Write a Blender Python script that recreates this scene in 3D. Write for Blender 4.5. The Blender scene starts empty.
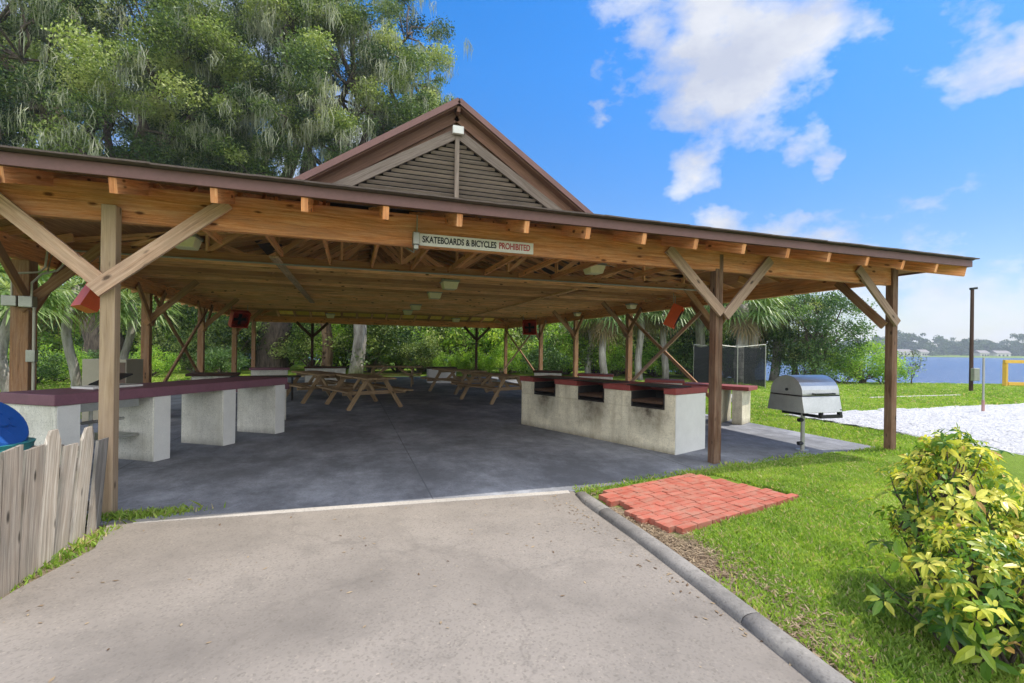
import bpy, math, random
import numpy as np
from mathutils import Vector, Matrix
random.seed(4); RS = np.random.RandomState(11)
S = bpy.context.scene; C = S.collection
rad = math.radians
# ------------------------------------------------------------------ camera
cam = bpy.data.objects.new('camera', bpy.data.cameras.new('camera')); C.objects.link(cam); S.camera = cam
cam.data.sensor_width = 36; cam.data.lens = 36*481/1024
cam.data.shift_y = 7.7/1024; cam.data.clip_end = 6000; cam.data.clip_start = .05
cam.location = (0, 0, 1.5)
cam.matrix_world = Matrix.Translation((0, 0, 1.5)) @ Matrix.Rotation(rad(-18.6), 4, 'Z') @ Matrix.Rotation(rad(90), 4, 'X') @ Matrix.Rotation(rad(.8), 4, 'Z')
YC, YS = math.cos(rad(18.6)), math.sin(rad(18.6))
def cw(X, Z): return (X*YC + Z*YS, -X*YS + Z*YC)          # sideways / forward metres -> ground point
def ray(px, py):
    dx = px-512; dy = py-349.2; r = rad(.8)
    u = (dx*math.cos(r)+dy*math.sin(r))/481; v = (-dx*math.sin(r)+dy*math.cos(r))/481
    return Vector((u*YC+YS, -u*YS+YC, -v)).normalized()
# ------------------------------------------------------------------ world
SUN = Vector((1.8, -.3, 2.87)).normalized()
el = math.asin(SUN.z); az = math.atan2(SUN.x, SUN.y)
W = bpy.data.worlds.new('World'); S.world = W; W.use_nodes = True
nt = W.node_tree; nt.nodes.clear()
def nn(nt, t, **k):
    n = nt.nodes.new(t)
    for a, b in k.items(): setattr(n, a, b)
    return n
def lk(nt, a, b): nt.links.new(a, b)
def mth(nt, op, a, b=None, clamp=False):
    n = nt.nodes.new('ShaderNodeMath'); n.operation = op; n.use_clamp = clamp
    for i, x in enumerate((a, b)):
        if x is None: continue
        if isinstance(x, (int, float)): n.inputs[i].default_value = x
        else: nt.links.new(x, n.inputs[i])
    return n.outputs[0]
def ramp(nt, fac, stops):
    n = nt.nodes.new('ShaderNodeValToRGB'); e = n.color_ramp.elements
    while len(e) > 1: e.remove(e[-1])
    for i, (p, c) in enumerate(stops):
        q = e[0] if i == 0 else e.new(p)
        q.position = p; q.color = (*c, 1) if len(c) == 3 else c
    nt.links.new(fac, n.inputs[0]); return n.outputs[0]
sky = nn(nt, 'ShaderNodeTexSky', sky_type='NISHITA', sun_disc=False, sun_elevation=el, sun_rotation=az)
sky.air_density = 1.0; sky.dust_density = .25; sky.ozone_density = 2.5
hs = nn(nt, 'ShaderNodeHueSaturation'); hs.inputs['Saturation'].default_value = 1.42; hs.inputs['Value'].default_value = .76
lk(nt, sky.outputs[0], hs.inputs['Color'])
tc = nn(nt, 'ShaderNodeTexCoord')
def wnoise(sc, det, rough, off):
    n = nn(nt, 'ShaderNodeTexNoise'); n.inputs['Scale'].default_value = sc; n.inputs['Detail'].default_value = det; n.inputs['Roughness'].default_value = rough
    mp = nn(nt, 'ShaderNodeMapping'); mp.inputs['Location'].default_value = (off, off*.7, 0); mp.inputs['Scale'].default_value = (1, 1, 1.7); lk(nt, tc.outputs['Generated'], mp.inputs[0]); lk(nt, mp.outputs[0], n.inputs['Vector']); return n
nz = wnoise(7, 10, .62, .3); nw = wnoise(5, 5, .55, 2.1); nf = wnoise(2.6, 10, .6, 5.2)
# warped direction so that the cloud banks get ragged outlines
sub = nn(nt, 'ShaderNodeVectorMath', operation='SUBTRACT'); lk(nt, nw.outputs['Color'], sub.inputs[0]); sub.inputs[1].default_value = (.5, .5, .5)
scl = nn(nt, 'ShaderNodeVectorMath', operation='SCALE'); scl.inputs['Scale'].default_value = .20; lk(nt, sub.outputs[0], scl.inputs[0])
wd = nn(nt, 'ShaderNodeVectorMath', operation='ADD'); lk(nt, tc.outputs['Generated'], wd.inputs[0]); lk(nt, scl.outputs[0], wd.inputs[1])
mask = None
BL = [(640,20,.17,.75),(700,40,.21,1),(765,60,.19,1),(750,105,.12,.7),(840,10,.15,.55),(705,166,.09,.62),(798,158,.08,.58),(598,113,.06,.55),(965,32,.13,.6),(1015,20,.12,.55),
      (735,232,.08,.85),(790,232,.06,.75),(850,246,.09,.85),(430,160,.12,.8),(935,305,.30,.5),(850,310,.26,.6),(1010,320,.3,.5),(120,60,.5,.55),(310,80,.4,.5),(400,165,.12,.6)]
for px, py, r, s in BL:
    dt = nn(nt, 'ShaderNodeVectorMath', operation='DISTANCE'); lk(nt, wd.outputs[0], dt.inputs[0]); dt.inputs[1].default_value = ray(px, py)
    v = mth(nt, 'MULTIPLY', mth(nt, 'SUBTRACT', 1.0, mth(nt, 'DIVIDE', dt.outputs['Value'], r), True), s)
    mask = v if mask is None else mth(nt, 'MAXIMUM', mask, v)
f = mth(nt, 'ADD', mth(nt, 'MULTIPLY', mask, 1.25), mth(nt, 'MULTIPLY', mth(nt, 'SUBTRACT', nz.outputs['Fac'], .5), 2.0))
f = mth(nt, 'MULTIPLY', f, mth(nt, 'MULTIPLY', mask, 5.0, True))
cov = ramp(nt, f, [(.34, (0,0,0)), (.56, (.5,.5,.5)), (.9, (.96,.96,.96))])
sh = ramp(nt, nf.outputs['Fac'], [(.38, (1.85,1.98,2.35)), (.6, (2.9,2.93,3.0))])
mx = nn(nt, 'ShaderNodeMixRGB'); lk(nt, cov, mx.inputs[0]); lk(nt, sh, mx.inputs[2])
spz = nn(nt, 'ShaderNodeSeparateXYZ'); lk(nt, tc.outputs['Generated'], spz.inputs[0])
deep = nn(nt, 'ShaderNodeMixRGB', blend_type='MULTIPLY'); deep.inputs[0].default_value = 1; lk(nt, hs.outputs[0], deep.inputs[1])
lk(nt, ramp(nt, spz.outputs[2], [(0, (.52,.46,.42)), (.2, (.72,.58,.62)), (.5, (1,.86,.92)), (.8, (1.1,.95,1.0))]), deep.inputs[2]); lk(nt, deep.outputs[0], mx.inputs[1])
# unseen bright cloud added behind the photographer to fill the shade under the roof
back = mth(nt, 'MULTIPLY', mth(nt, 'SUBTRACT', mth(nt, 'MULTIPLY', mth(nt, 'ADD', mth(nt, 'MULTIPLY', spz.outputs[0], YS), mth(nt, 'MULTIPLY', spz.outputs[1], YC)), -1.0), .02), 4.0, True)
cb = ramp(nt, mth(nt, 'ADD', nf.outputs['Fac'], mth(nt, 'MULTIPLY', back, .30)), [(.55, (0,0,0)), (.75, (.9,.9,.9))])
sv = nn(nt, 'ShaderNodeMixRGB'); lk(nt, mth(nt, 'MULTIPLY', back, cb), sv.inputs[0]); lk(nt, mx.outputs[0], sv.inputs[1]); sv.inputs[2].default_value = (6.8, 6.9, 7.1, 1)
bg = nn(nt, 'ShaderNodeBackground'); bg.inputs[1].default_value = .15; lk(nt, sv.outputs[0], bg.inputs[0])
lk(nt, bg.outputs[0], nn(nt, 'ShaderNodeOutputWorld').inputs[0])
sl = bpy.data.objects.new('sun', bpy.data.lights.new('sun', 'SUN')); C.objects.link(sl)
sl.data.energy = 2.35; sl.data.angle = rad(.5); sl.data.color = (1, .93, .82)
sl.rotation_euler = SUN.to_track_quat('Z', 'Y').to_euler()
V = S.view_settings; V.view_transform = 'Standard'; V.look = 'None'; V.gamma = 1; V.use_curve_mapping = False; V.exposure = 1.18
S.cycles.use_denoising = True; S.cycles.max_bounces = 12; S.cycles.diffuse_bounces = 9; S.cycles.transparent_max_bounces = 12
# ------------------------------------------------------------------ materials
def newmat(name):
    m = bpy.data.materials.new(name); m.use_nodes = True; nt = m.node_tree; nt.nodes.clear()
    out = nn(nt, 'ShaderNodeOutputMaterial'); p = nn(nt, 'ShaderNodeBsdfPrincipled'); lk(nt, p.outputs[0], out.inputs[0])
    return m, nt, p, out
def noise(nt, vec, scale, detail=5, rough=.6):
    n = nn(nt, 'ShaderNodeTexNoise'); n.inputs['Scale'].default_value = scale; n.inputs['Detail'].default_value = detail; n.inputs['Roughness'].default_value = rough
    if vec is not None: lk(nt, vec, n.inputs['Vector'])
    return n.outputs['Fac']
def mixc(nt, f, a, b, mode='MIX'):
    n = nn(nt, 'ShaderNodeMixRGB', blend_type=mode)
    for i, x in enumerate((f, a, b)):
        if isinstance(x, (int, float)): n.inputs[i].default_value = x
        elif isinstance(x, tuple): n.inputs[i].default_value = (*x, 1)
        else: lk(nt, x, n.inputs[i])
    return n.outputs[0]
def bump(nt, p, h, strength=.4, dist=.01):
    b = nn(nt, 'ShaderNodeBump'); b.inputs['Strength'].default_value = strength; b.inputs['Distance'].default_value = dist
    lk(nt, h, b.inputs['Height']); lk(nt, b.outputs[0], p.inputs['Normal'])
def mapv(nt, vec, sc):
    n = nn(nt, 'ShaderNodeMapping'); n.inputs['Scale'].default_value = sc; lk(nt, vec, n.inputs['Vector']); return n.outputs[0]
def plain(name, c, rough=.6, metal=0, var=.25, scale=6, bmp=.15):
    m, nt, p, o = newmat(name); t = nn(nt, 'ShaderNodeTexCoord').outputs['Object']
    a = noise(nt, t, scale, 6); b = noise(nt, t, scale*9, 4)
    k = ramp(nt, mixc(nt, .4, a, b), [(.3, tuple(x*(1-var) for x in c)), (.7, tuple(min(1, x*(1+var)) for x in c))])
    lk(nt, k, p.inputs['Base Color']); p.inputs['Roughness'].default_value = rough; p.inputs['Metallic'].default_value = metal
    bump(nt, p, b, bmp, .004); return m
def wood(name, lo, mid, hi, rough=.75, knots=True, weather=0.0, spread=1.0):
    """grain runs along UV.x (metres); every board has its own offset in UV.y"""
    m, nt, p, o = newmat(name); uv = nn(nt, 'ShaderNodeTexCoord').outputs['UV']
    w = noise(nt, mapv(nt, uv, (1.2, 6, 1)), 1, 3)
    wv = nn(nt, 'ShaderNodeVectorMath', operation='ADD'); lk(nt, uv, wv.inputs[0])
    cx = nn(nt, 'ShaderNodeCombineXYZ'); lk(nt, mth(nt, 'MULTIPLY', w, .08), cx.inputs[1]); lk(nt, cx.outputs[0], wv.inputs[1])
    g = noise(nt, mapv(nt, wv.outputs[0], (1.3, 42, 1)), 1, 6, .65)
    g2 = noise(nt, mapv(nt, uv, (5, 160, 1)), 1, 3)
    col = ramp(nt, mixc(nt, .3, g, g2), [(.3, lo), (.5, mid), (.68, hi)])
    sp = nn(nt, 'ShaderNodeSeparateXYZ'); lk(nt, uv, sp.inputs[0])
    fl = mth(nt, 'FLOOR', mth(nt, 'DIVIDE', sp.outputs[1], 10)); wn = nn(nt, 'ShaderNodeTexWhiteNoise', noise_dimensions='1D'); lk(nt, fl, wn.inputs['W'])
    tone = ramp(nt, wn.outputs['Value'], [(0, tuple(1-(1-x)*spread for x in (.78,.74,.70))), (.5, (1.02,1,.97)), (1, (1.25,1.2,1.12))])
    col = mixc(nt, 1.0, col, tone, 'MULTIPLY')
    bl = noise(nt, mapv(nt, uv, (1.1, 3, 1)), 1, 5)
    col = mixc(nt, ramp(nt, bl, [(.5, (0,0,0)), (.72, (.6,.6,.6))]), col, tuple(x*.48 for x in mid))
    if weather:
        wt = noise(nt, mapv(nt, uv, (2, 9, 1)), 1.3, 6)
        col = mixc(nt, ramp(nt, wt, [(.4, (0,0,0)), (.62, (weather,)*3)]), col, (.38,.28,.20))
    if knots:
        vo = nn(nt, 'ShaderNodeTexVoronoi'); vo.inputs['Scale'].default_value = 1; lk(nt, mapv(nt, wv.outputs[0], (3.4, 9, 1)), vo.inputs['Vector'])
        k = ramp(nt, vo.outputs['Distance'], [(.08, (.9,.9,.9)), (.17, (0,0,0))])
        col = mixc(nt, k, col, tuple(x*.3 for x in lo))
    lk(nt, col, p.inputs['Base Color']); p.inputs['Roughness'].default_value = rough; p.inputs['Specular IOR Level'].default_value = .25
    bump(nt, p, g, .35, .004); return m
M = {}
M['wood'] = wood('amber_timber', (.28,.075,.025), (.76,.32,.125), (.98,.60,.32), weather=.25)
M['rafter'] = wood('rafter_timber', (.34,.14,.055), (.84,.46,.23), (1.0,.72,.44), weather=.2, spread=2.2)
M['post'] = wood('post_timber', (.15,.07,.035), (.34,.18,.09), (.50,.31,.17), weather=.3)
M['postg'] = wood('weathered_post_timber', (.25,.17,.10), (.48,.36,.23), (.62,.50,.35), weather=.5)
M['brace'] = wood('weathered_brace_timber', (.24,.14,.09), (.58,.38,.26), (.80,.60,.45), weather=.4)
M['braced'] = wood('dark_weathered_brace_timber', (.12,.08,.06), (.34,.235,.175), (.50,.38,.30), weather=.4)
M['postd'] = wood('brown_backlit_post_timber', (.04,.02,.012), (.13,.068,.04), (.24,.145,.09), weather=.25)  # darker post timber; the corner post's backlit shade is put into this colour
M['dark'] = wood('dark_timber', (.03,.016,.012), (.065,.036,.025), (.11,.065,.045))
M['picket'] = wood('silvery_picket_timber', (.07,.06,.05), (.29,.27,.24), (.54,.52,.48), weather=.2)
M['table'] = wood('picnic_timber', (.18,.11,.05), (.36,.25,.13), (.52,.38,.22), weather=.25)
M['gable'] = wood('gable_brown_timber', (.11,.085,.07), (.22,.18,.15), (.31,.26,.225), knots=False)
M['gsoff'] = wood('gable_soffit_timber', (.10,.05,.035), (.18,.10,.07), (.26,.15,.11), knots=False)
M['deck'] = wood('roof_sheathing', (.18,.085,.04), (.42,.23,.11), (.58,.36,.19), knots=False)
M['ply'] = wood('bounce_lit_plywood', (.75,.50,.08), (.92,.66,.15), (.98,.78,.25), knots=False)  # plywood yellow raised to hold the ground-bounced light
M['fascia'] = plain('maroon_metal_edge', (.165,.08,.068), .5, .1, .2, 3)
M['shingle'] = plain('roof_shingle', (.10,.075,.065), .9, 0, .4, 14, .6)
M['void'] = plain('dark_recess', (.015,.012,.01), .9)
M['soot'] = plain('sooty_firebrick', (.025,.022,.02), .9, 0, .5, 12)
M['cream'] = plain('cream_enamel', (.88,.80,.52), .5, 0, .1)
M['whitep'] = plain('white_paint', (.74,.73,.68), .6, 0, .08)
M['steel'] = plain('brushed_steel', (.50,.50,.48), .32, .85, .15, 5)
M['galv'] = plain('galvanised_steel', (.38,.38,.34), .45, .7, .2)
M['bmetal'] = plain('black_metal', (.02,.02,.02), .5, .4, .3)
M['rust'] = plain('rusty_grate', (.09,.05,.03), .8, .4, .5, 20)
M['orange'] = plain('orange_enamel', (.85,.10,.015), .45, 0, .12)
M['red'] = plain('red_enamel', (.45,.04,.025), .5, 0, .15)
M['plum'] = plain('plum_concrete_cap', (.20,.085,.115), .6, 0, .2, 5)
M['maroon'] = plain('maroon_concrete_cap', (.26,.05,.04), .6, 0, .25, 8)
M['beige'] = plain('beige_paint', (.34,.31,.23), .6, 0, .1)
M['brown'] = plain('brown_paint', (.10,.06,.04), .6, 0, .15)
M['blue'] = plain('blue_plastic', (.012,.075,.30), .35, 0, .15)
M['teal'] = plain('teal_plastic', (.03,.20,.21), .4, 0, .1)
M['yellow'] = plain('yellow_paint', (.78,.46,.06), .6, 0, .15)
M['conduit'] = plain('grey_conduit', (.42,.40,.33), .5, .4, .1)
M['net'] = plain('black_netting', (.015,.018,.02), .9)
M['wallb'] = plain('far_wall', (.62,.60,.55), .8)
def concrete(name, base, dirt, sc, crack=True, streak=False, blocks=False, arcs=False, joints=False, soot=()):
    m, nt, p, o = newmat(name); t = nn(nt, 'ShaderNodeTexCoord').outputs['Object']
    a = noise(nt, t, sc*.35, 7, .62); b = noise(nt, t, sc*2.2, 6, .65); c = noise(nt, t, 90, 3)
    col = ramp(nt, a, [(.32, tuple(x*.72 for x in base)), (.52, base), (.7, tuple(x*1.15 for x in base))])
    col = mixc(nt, ramp(nt, b, [(.5, (0,0,0)), (.75, (.6,.6,.6))]), col, dirt)
    vo = nn(nt, 'ShaderNodeTexVoronoi'); vo.inputs['Scale'].default_value = 85; lk(nt, t, vo.inputs['Vector'])
    agg = ramp(nt, vo.outputs['Color'], [(0, (.6,.6,.58)), (.4, (1,1,1)), (.85, (1.02,1.02,1.02)), (1, (1.5,1.47,1.4))])
    col = mixc(nt, .75, col, agg, 'MULTIPLY')
    vs = nn(nt, 'ShaderNodeTexVoronoi'); vs.inputs['Scale'].default_value = 1.7; lk(nt, t, vs.inputs['Vector'])
    spot = ramp(nt, mth(nt, 'ADD', vs.outputs['Distance'], mth(nt, 'MULTIPLY', c, .02)), [(.025, (.7,.7,.7)), (.045, (0,0,0))])
    col = mixc(nt, spot, col, tuple(x*.35 for x in base))
    if crack:
        ve = nn(nt, 'ShaderNodeTexVoronoi', feature='DISTANCE_TO_EDGE'); ve.inputs['Scale'].default_value = .17
        wv = nn(nt, 'ShaderNodeVectorMath', operation='ADD'); lk(nt, t, wv.inputs[0])
        nv = nn(nt, 'ShaderNodeTexNoise'); nv.inputs['Scale'].default_value = 1.6; nv.inputs['Detail'].default_value = 5; lk(nt, t, nv.inputs['Vector'])
        sc_ = nn(nt, 'ShaderNodeVectorMath', operation='SCALE'); sc_.inputs['Scale'].default_value = 1.1; lk(nt, nv.outputs['Color'], sc_.inputs[0]); lk(nt, sc_.outputs[0], wv.inputs[1])
        lk(nt, wv.outputs[0], ve.inputs['Vector'])
        ck = ramp(nt, ve.outputs['Distance'], [(.0006, (.22,.22,.22)), (.002, (0,0,0))])
        col = mixc(nt, ck, col, tuple(x*.3 for x in base))
    if streak:
        s = noise(nt, mapv(nt, t, (7, 7, .8)), 1, 6); col = mixc(nt, ramp(nt, s, [(.52, (0,0,0)), (.72, (.65,.65,.65))]), col, dirt)
    hgt = mixc(nt, .5, b, c)
    if joints:
        sj = nn(nt, 'ShaderNodeSeparateXYZ'); lk(nt, t, sj.inputs[0]); g_ = None
        for ch, per_, of in ((0, 3.4, .9), (1, 3.7, 1.6)):
            q = mth(nt, 'ABSOLUTE', mth(nt, 'SUBTRACT', mth(nt, 'FRACT', mth(nt, 'DIVIDE', mth(nt, 'ADD', sj.outputs[ch], of+34), per_)), .5)); q = mth(nt, 'LESS_THAN', q, .0022); g_ = q if g_ is None else mth(nt, 'MAXIMUM', g_, q)
        col = mixc(nt, mth(nt, 'MULTIPLY', g_, .75), col, tuple(x*.3 for x in base))
        big = noise(nt, mapv(nt, t, (.7, .5, 1)), 1.3, 8, .75); col = mixc(nt, ramp(nt, big, [(.40, (.8,.8,.8)), (.54, (0,0,0))]), col, tuple(x*.45 for x in base)); col = mixc(nt, ramp(nt, big, [(.54, (0,0,0)), (.68, (.8,.8,.8))]), col, tuple(x*1.55 for x in base))
    for sp_ in soot:
        ds = nn(nt, 'ShaderNodeVectorMath', operation='DISTANCE'); lk(nt, t, ds.inputs[0]); ds.inputs[1].default_value = sp_
        q = mth(nt, 'SUBTRACT', 1.0, mth(nt, 'DIVIDE', ds.outputs['Value'], .46), True); col = mixc(nt, mth(nt, 'MULTIPLY', mth(nt, 'MULTIPLY', q, b), 1.7, True), col, (.07, .055, .035))
    if arcs:
        wn_ = nn(nt, 'ShaderNodeTexNoise'); wn_.inputs['Scale'].default_value = 1.1; wn_.inputs['Detail'].default_value = 6; lk(nt, t, wn_.inputs['Vector'])
        av = nn(nt, 'ShaderNodeVectorMath', operation='ADD'); lk(nt, t, av.inputs[0]); lk(nt, wn_.outputs['Color'], av.inputs[1])
        for (ax, ay, r0, wd_, st) in ((.2, 1.2, 1.9, .5, .5), (1.6, 4.2, 1.3, .18, .35), (-.6, 3.6, .8, .5, .35)):
            dd = nn(nt, 'ShaderNodeVectorMath', operation='DISTANCE'); lk(nt, av.outputs[0], dd.inputs[0]); dd.inputs[1].default_value = (ax+.5, ay+.5, .5)
            q = mth(nt, 'SUBTRACT', 1.0, mth(nt, 'DIVIDE', mth(nt, 'ABSOLUTE', mth(nt, 'SUBTRACT', dd.outputs['Value'], r0)), wd_), True)
            col = mixc(nt, mth(nt, 'MULTIPLY', q, mth(nt, 'MULTIPLY', b, st*1.5)), col, tuple(x*.55 for x in base))
    if blocks:
        uv = nn(nt, 'ShaderNodeTexCoord').outputs['UV']; bt = nn(nt, 'ShaderNodeTexBrick'); lk(nt, uv, bt.inputs['Vector']); bt.inputs['Scale'].default_value = 1
        bt.inputs['Brick Width'].default_value = .40; bt.inputs['Row Height'].default_value = .2; bt.inputs['Mortar Size'].default_value = .006; bt.inputs['Mortar Smooth'].default_value = .6
        col = mixc(nt, mth(nt, 'MULTIPLY', bt.outputs['Fac'], .22), col, dirt); hgt = mixc(nt, bt.outputs['Fac'], hgt, (0, 0, 0))
        sz = nn(nt, 'ShaderNodeSeparateXYZ'); lk(nt, t, sz.inputs[0]); s2 = noise(nt, mapv(nt, t, (9, 9, 1.2)), 1, 6, .7)
        low = mth(nt, 'SUBTRACT', 1.0, mth(nt, 'MULTIPLY', sz.outputs[2], 9.0), True)
        col = mixc(nt, mth(nt, 'MULTIPLY', low, mth(nt, 'MULTIPLY', s2, 1.1)), col, tuple(x*.35 for x in dirt))
        col = mixc(nt, ramp(nt, s2, [(.60, (0,0,0)), (.78, (.75,.75,.75))]), col, tuple(x*.4 for x in dirt))
    lk(nt, col, p.inputs['Base Color']); p.inputs['Roughness'].default_value = .88
    bump(nt, p, hgt, .45, .008); return m
M['kerb'] = concrete('kerb_concrete', (.24,.225,.205), (.12,.115,.10), 6, False)
M['rock'] = plain('grey_stone', (.30,.29,.27), .9, 0, .3)
M['pink'] = plain('faded_pink_foam', (.42,.24,.22), .8)
M['letter'] = plain('black_lettering', (.02,.02,.02), .6)
M['letred'] = plain('red_lettering', (.42,.04,.04), .6)
M['roofb'] = plain('far_roof', (.22,.20,.19), .8)
M['drive'] = concrete('driveway_concrete', (.25,.222,.192), (.15,.135,.118), 1.1, True, arcs=True)
M['slab'] = concrete('slab_concrete', (.25,.262,.29), (.125,.133,.15), 1.0, joints=True)
M['path'] = concrete('path_concrete', (.45,.42,.38), (.3,.28,.25), 1.2, False)
M['bbq'] = concrete('yellowed_block_wall', (.74,.68,.51), (.42,.36,.24), 2.5, False, True, True, soot=[(4.47-.347*a, 5.85+.938*a, .60) for a in (.47, 1.62, 2.78)])
M['pillar'] = concrete('white_block_wall', (.80,.78,.68), (.58,.56,.46), 2.5, False, True, True)
def ground():
    m, nt, p, o = newmat('lawn_ground'); t = nn(nt, 'ShaderNodeTexCoord').outputs['Object']
    a = noise(nt, t, .35, 6); b = noise(nt, t, 2.4, 7, .7); c = noise(nt, t, 38, 4, .7); d = noise(nt, mapv(nt, t, (1, 1, 1)), .9, 8, .75)
    col = ramp(nt, mixc(nt, .5, a, b), [(.3, (.10,.17,.02)), (.5, (.155,.24,.032)), (.7, (.22,.29,.055))])
    col = mixc(nt, 1.0, col, ramp(nt, c, [(.3, (.6,.62,.55)), (.7, (1.3,1.25,1.2))]), 'MULTIPLY')
    soil = ramp(nt, c, [(.3, (.10,.07,.045)), (.7, (.30,.24,.17))])
    # bare strip beside the kerb and round the brick pad
    sp = nn(nt, 'ShaderNodeSeparateXYZ'); lk(nt, t, sp.inputs[0])
    e = mth(nt, 'SUBTRACT', 1.0, mth(nt, 'DIVIDE', mth(nt, 'ABSOLUTE', mth(nt, 'SUBTRACT', sp.outputs[0], 2.3)), .55), True)
    e2 = mth(nt, 'MULTIPLY', e, mth(nt, 'SUBTRACT', 1.0, mth(nt, 'DIVIDE', mth(nt, 'ABSOLUTE', mth(nt, 'SUBTRACT', sp.outputs[1], 3.0)), 2.4), True))
    e3 = mth(nt, 'SUBTRACT', 1.0, mth(nt, 'DIVIDE', mth(nt, 'ABSOLUTE', mth(nt, 'ADD', sp.outputs[0], 2.0)), .6), True)
    e4 = mth(nt, 'MAXIMUM', e2, mth(nt, 'MULTIPLY', e3, .7))
    bare = ramp(nt, mth(nt, 'ADD', mth(nt, 'MULTIPLY', e4, .55), mth(nt, 'MULTIPLY', b, .8)), [(.50, (0,0,0)), (.66, (1,1,1))])
    col = mixc(nt, bare, col, soil)
    lk(nt, col, p.inputs['Base Color']); p.inputs['Roughness'].default_value = .95; p.inputs['Specular IOR Level'].default_value = .1
    bump(nt, p, c, .8, .03); return m
M['lawn'] = ground()
def sand():
    m, nt, p, o = newmat('white_sand'); t = nn(nt, 'ShaderNodeTexCoord').outputs['Object']
    b = noise(nt, t, 3.2, 5, .6); c = noise(nt, t, 14, 5)
    col = ramp(nt, b, [(.3, (.54,.54,.55)), (.7, (.66,.66,.67))])
    lk(nt, col, p.inputs['Base Color']); p.inputs['Roughness'].default_value = .95; bump(nt, p, mixc(nt, .4, b, c), 1, .3); return m
M['sand'] = sand()
def water():
    m, nt, p, o = newmat('lake_water'); t = nn(nt, 'ShaderNodeTexCoord').outputs['Object']
    r = nn(nt, 'ShaderNodeMapping'); r.inputs['Rotation'].default_value = (0, 0, rad(18.6)); lk(nt, t, r.inputs[0])
    a = noise(nt, mapv(nt, r.outputs[0], (.35, 1.3, 1)), 1, 6, .65)
    p.inputs['Base Color'].default_value = (.015, .06, .17, 1); p.inputs['Roughness'].default_value = .22; p.inputs['IOR'].default_value = 1.33
    bump(nt, p, a, .9, .35); return m
M['water'] = water()
def leafmat(name, stops, trans=.35, rough=.5):
    m, nt, p, o = newmat(name); uv = nn(nt, 'ShaderNodeTexCoord').outputs['UV']; sp = nn(nt, 'ShaderNodeSeparateXYZ'); lk(nt, uv, sp.inputs[0])
    col = ramp(nt, sp.outputs[0], stops)
    lk(nt, col, p.inputs['Base Color']); p.inputs['Roughness'].default_value = rough; p.inputs['Specular IOR Level'].default_value = .35
    tr = nn(nt, 'ShaderNodeBsdfTranslucent'); lk(nt, mixc(nt, 1, col, (1.5,1.6,.7), 'MULTIPLY'), tr.inputs[0])
    ms = nn(nt, 'ShaderNodeMixShader'); ms.inputs[0].default_value = trans; lk(nt, p.outputs[0], ms.inputs[1]); lk(nt, tr.outputs[0], ms.inputs[2]); lk(nt, ms.outputs[0], o.inputs[0]); return m
M['oak'] = leafmat('oak_leaves', [(0, (.022,.05,.017)), (.42, (.085,.14,.035)), (.78, (.27,.34,.085)), (1, (.44,.48,.18))], .22)
M['oak2'] = leafmat('bright_leaves', [(0, (.10,.21,.03)), (.5, (.27,.43,.065)), (1, (.48,.57,.13))], .45)
M['darkl'] = leafmat('dark_leaves', [(0, (.035,.08,.028)), (.6, (.09,.17,.05)), (1, (.20,.30,.09))], .3)
M['farl'] = leafmat('far_leaves', [(0, (.04,.08,.03)), (1, (.09,.14,.05))], .2, .8)
M['palm'] = leafmat('palm_leaves', [(0, (.08,.15,.045)), (.6, (.20,.29,.10)), (1, (.42,.47,.26))], .35, .4)
M['dead'] = leafmat('dry_fronds', [(0, (.16,.11,.06)), (1, (.34,.26,.15))], .2, .8)
M['moss'] = leafmat('hanging_moss', [(0, (.17,.185,.14)), (1, (.46,.47,.38))], .35, .9)
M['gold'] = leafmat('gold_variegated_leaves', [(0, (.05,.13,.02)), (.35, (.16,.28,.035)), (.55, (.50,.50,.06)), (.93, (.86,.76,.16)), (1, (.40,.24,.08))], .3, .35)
M['blade'] = leafmat('grass_blades', [(0, (.10,.19,.028)), (.55, (.27,.40,.06)), (.92, (.44,.52,.12)), (1, (.54,.45,.25))], .35, .6)
M['litter'] = leafmat('dry_litter', [(0, (.10,.06,.035)), (1, (.40,.31,.20))], .05, .9)
def bark(name, lo, hi, sc=3):
    m, nt, p, o = newmat(name); t = nn(nt, 'ShaderNodeTexCoord').outputs['Object']
    a = noise(nt, mapv(nt, t, (sc*3, sc*3, sc*.6)), 1, 8, .7); lk(nt, ramp(nt, a, [(.35, lo), (.65, hi)]), p.inputs['Base Color'])
    p.inputs['Roughness'].default_value = .95; bump(nt, p, a, 1, .06); return m
M['bark'] = bark('oak_bark', (.03,.022,.018), (.17,.13,.10)); M['pbark'] = bark('palm_bark', (.16,.14,.12), (.46,.43,.40), 2)
M['bootb'] = bark('palm_boot_bark', (.05,.03,.02), (.26,.17,.10), 2)
def brickm():
    m, nt, p, o = newmat('red_brick'); uv = nn(nt, 'ShaderNodeTexCoord').outputs['UV']; t = nn(nt, 'ShaderNodeTexCoord').outputs['Object']
    sp = nn(nt, 'ShaderNodeSeparateXYZ'); lk(nt, uv, sp.inputs[0])
    wn = nn(nt, 'ShaderNodeTexWhiteNoise', noise_dimensions='1D'); lk(nt, mth(nt, 'FLOOR', mth(nt, 'DIVIDE', sp.outputs[1], 10)), wn.inputs['W'])
    col = ramp(nt, wn.outputs['Value'], [(0, (.32,.075,.045)), (.5, (.37,.09,.055)), (1, (.42,.115,.075))])
    b = noise(nt, t, 9, 6, .7); c = noise(nt, t, 120, 3)
    col = mixc(nt, ramp(nt, b, [(.42, (0,0,0)), (.72, (.7,.7,.7))]), col, (.33,.22,.16))
    lk(nt, col, p.inputs['Base Color']); p.inputs['Roughness'].default_value = .9; bump(nt, p, c, .5, .004); return m
M['brick'] = brickm()
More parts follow.
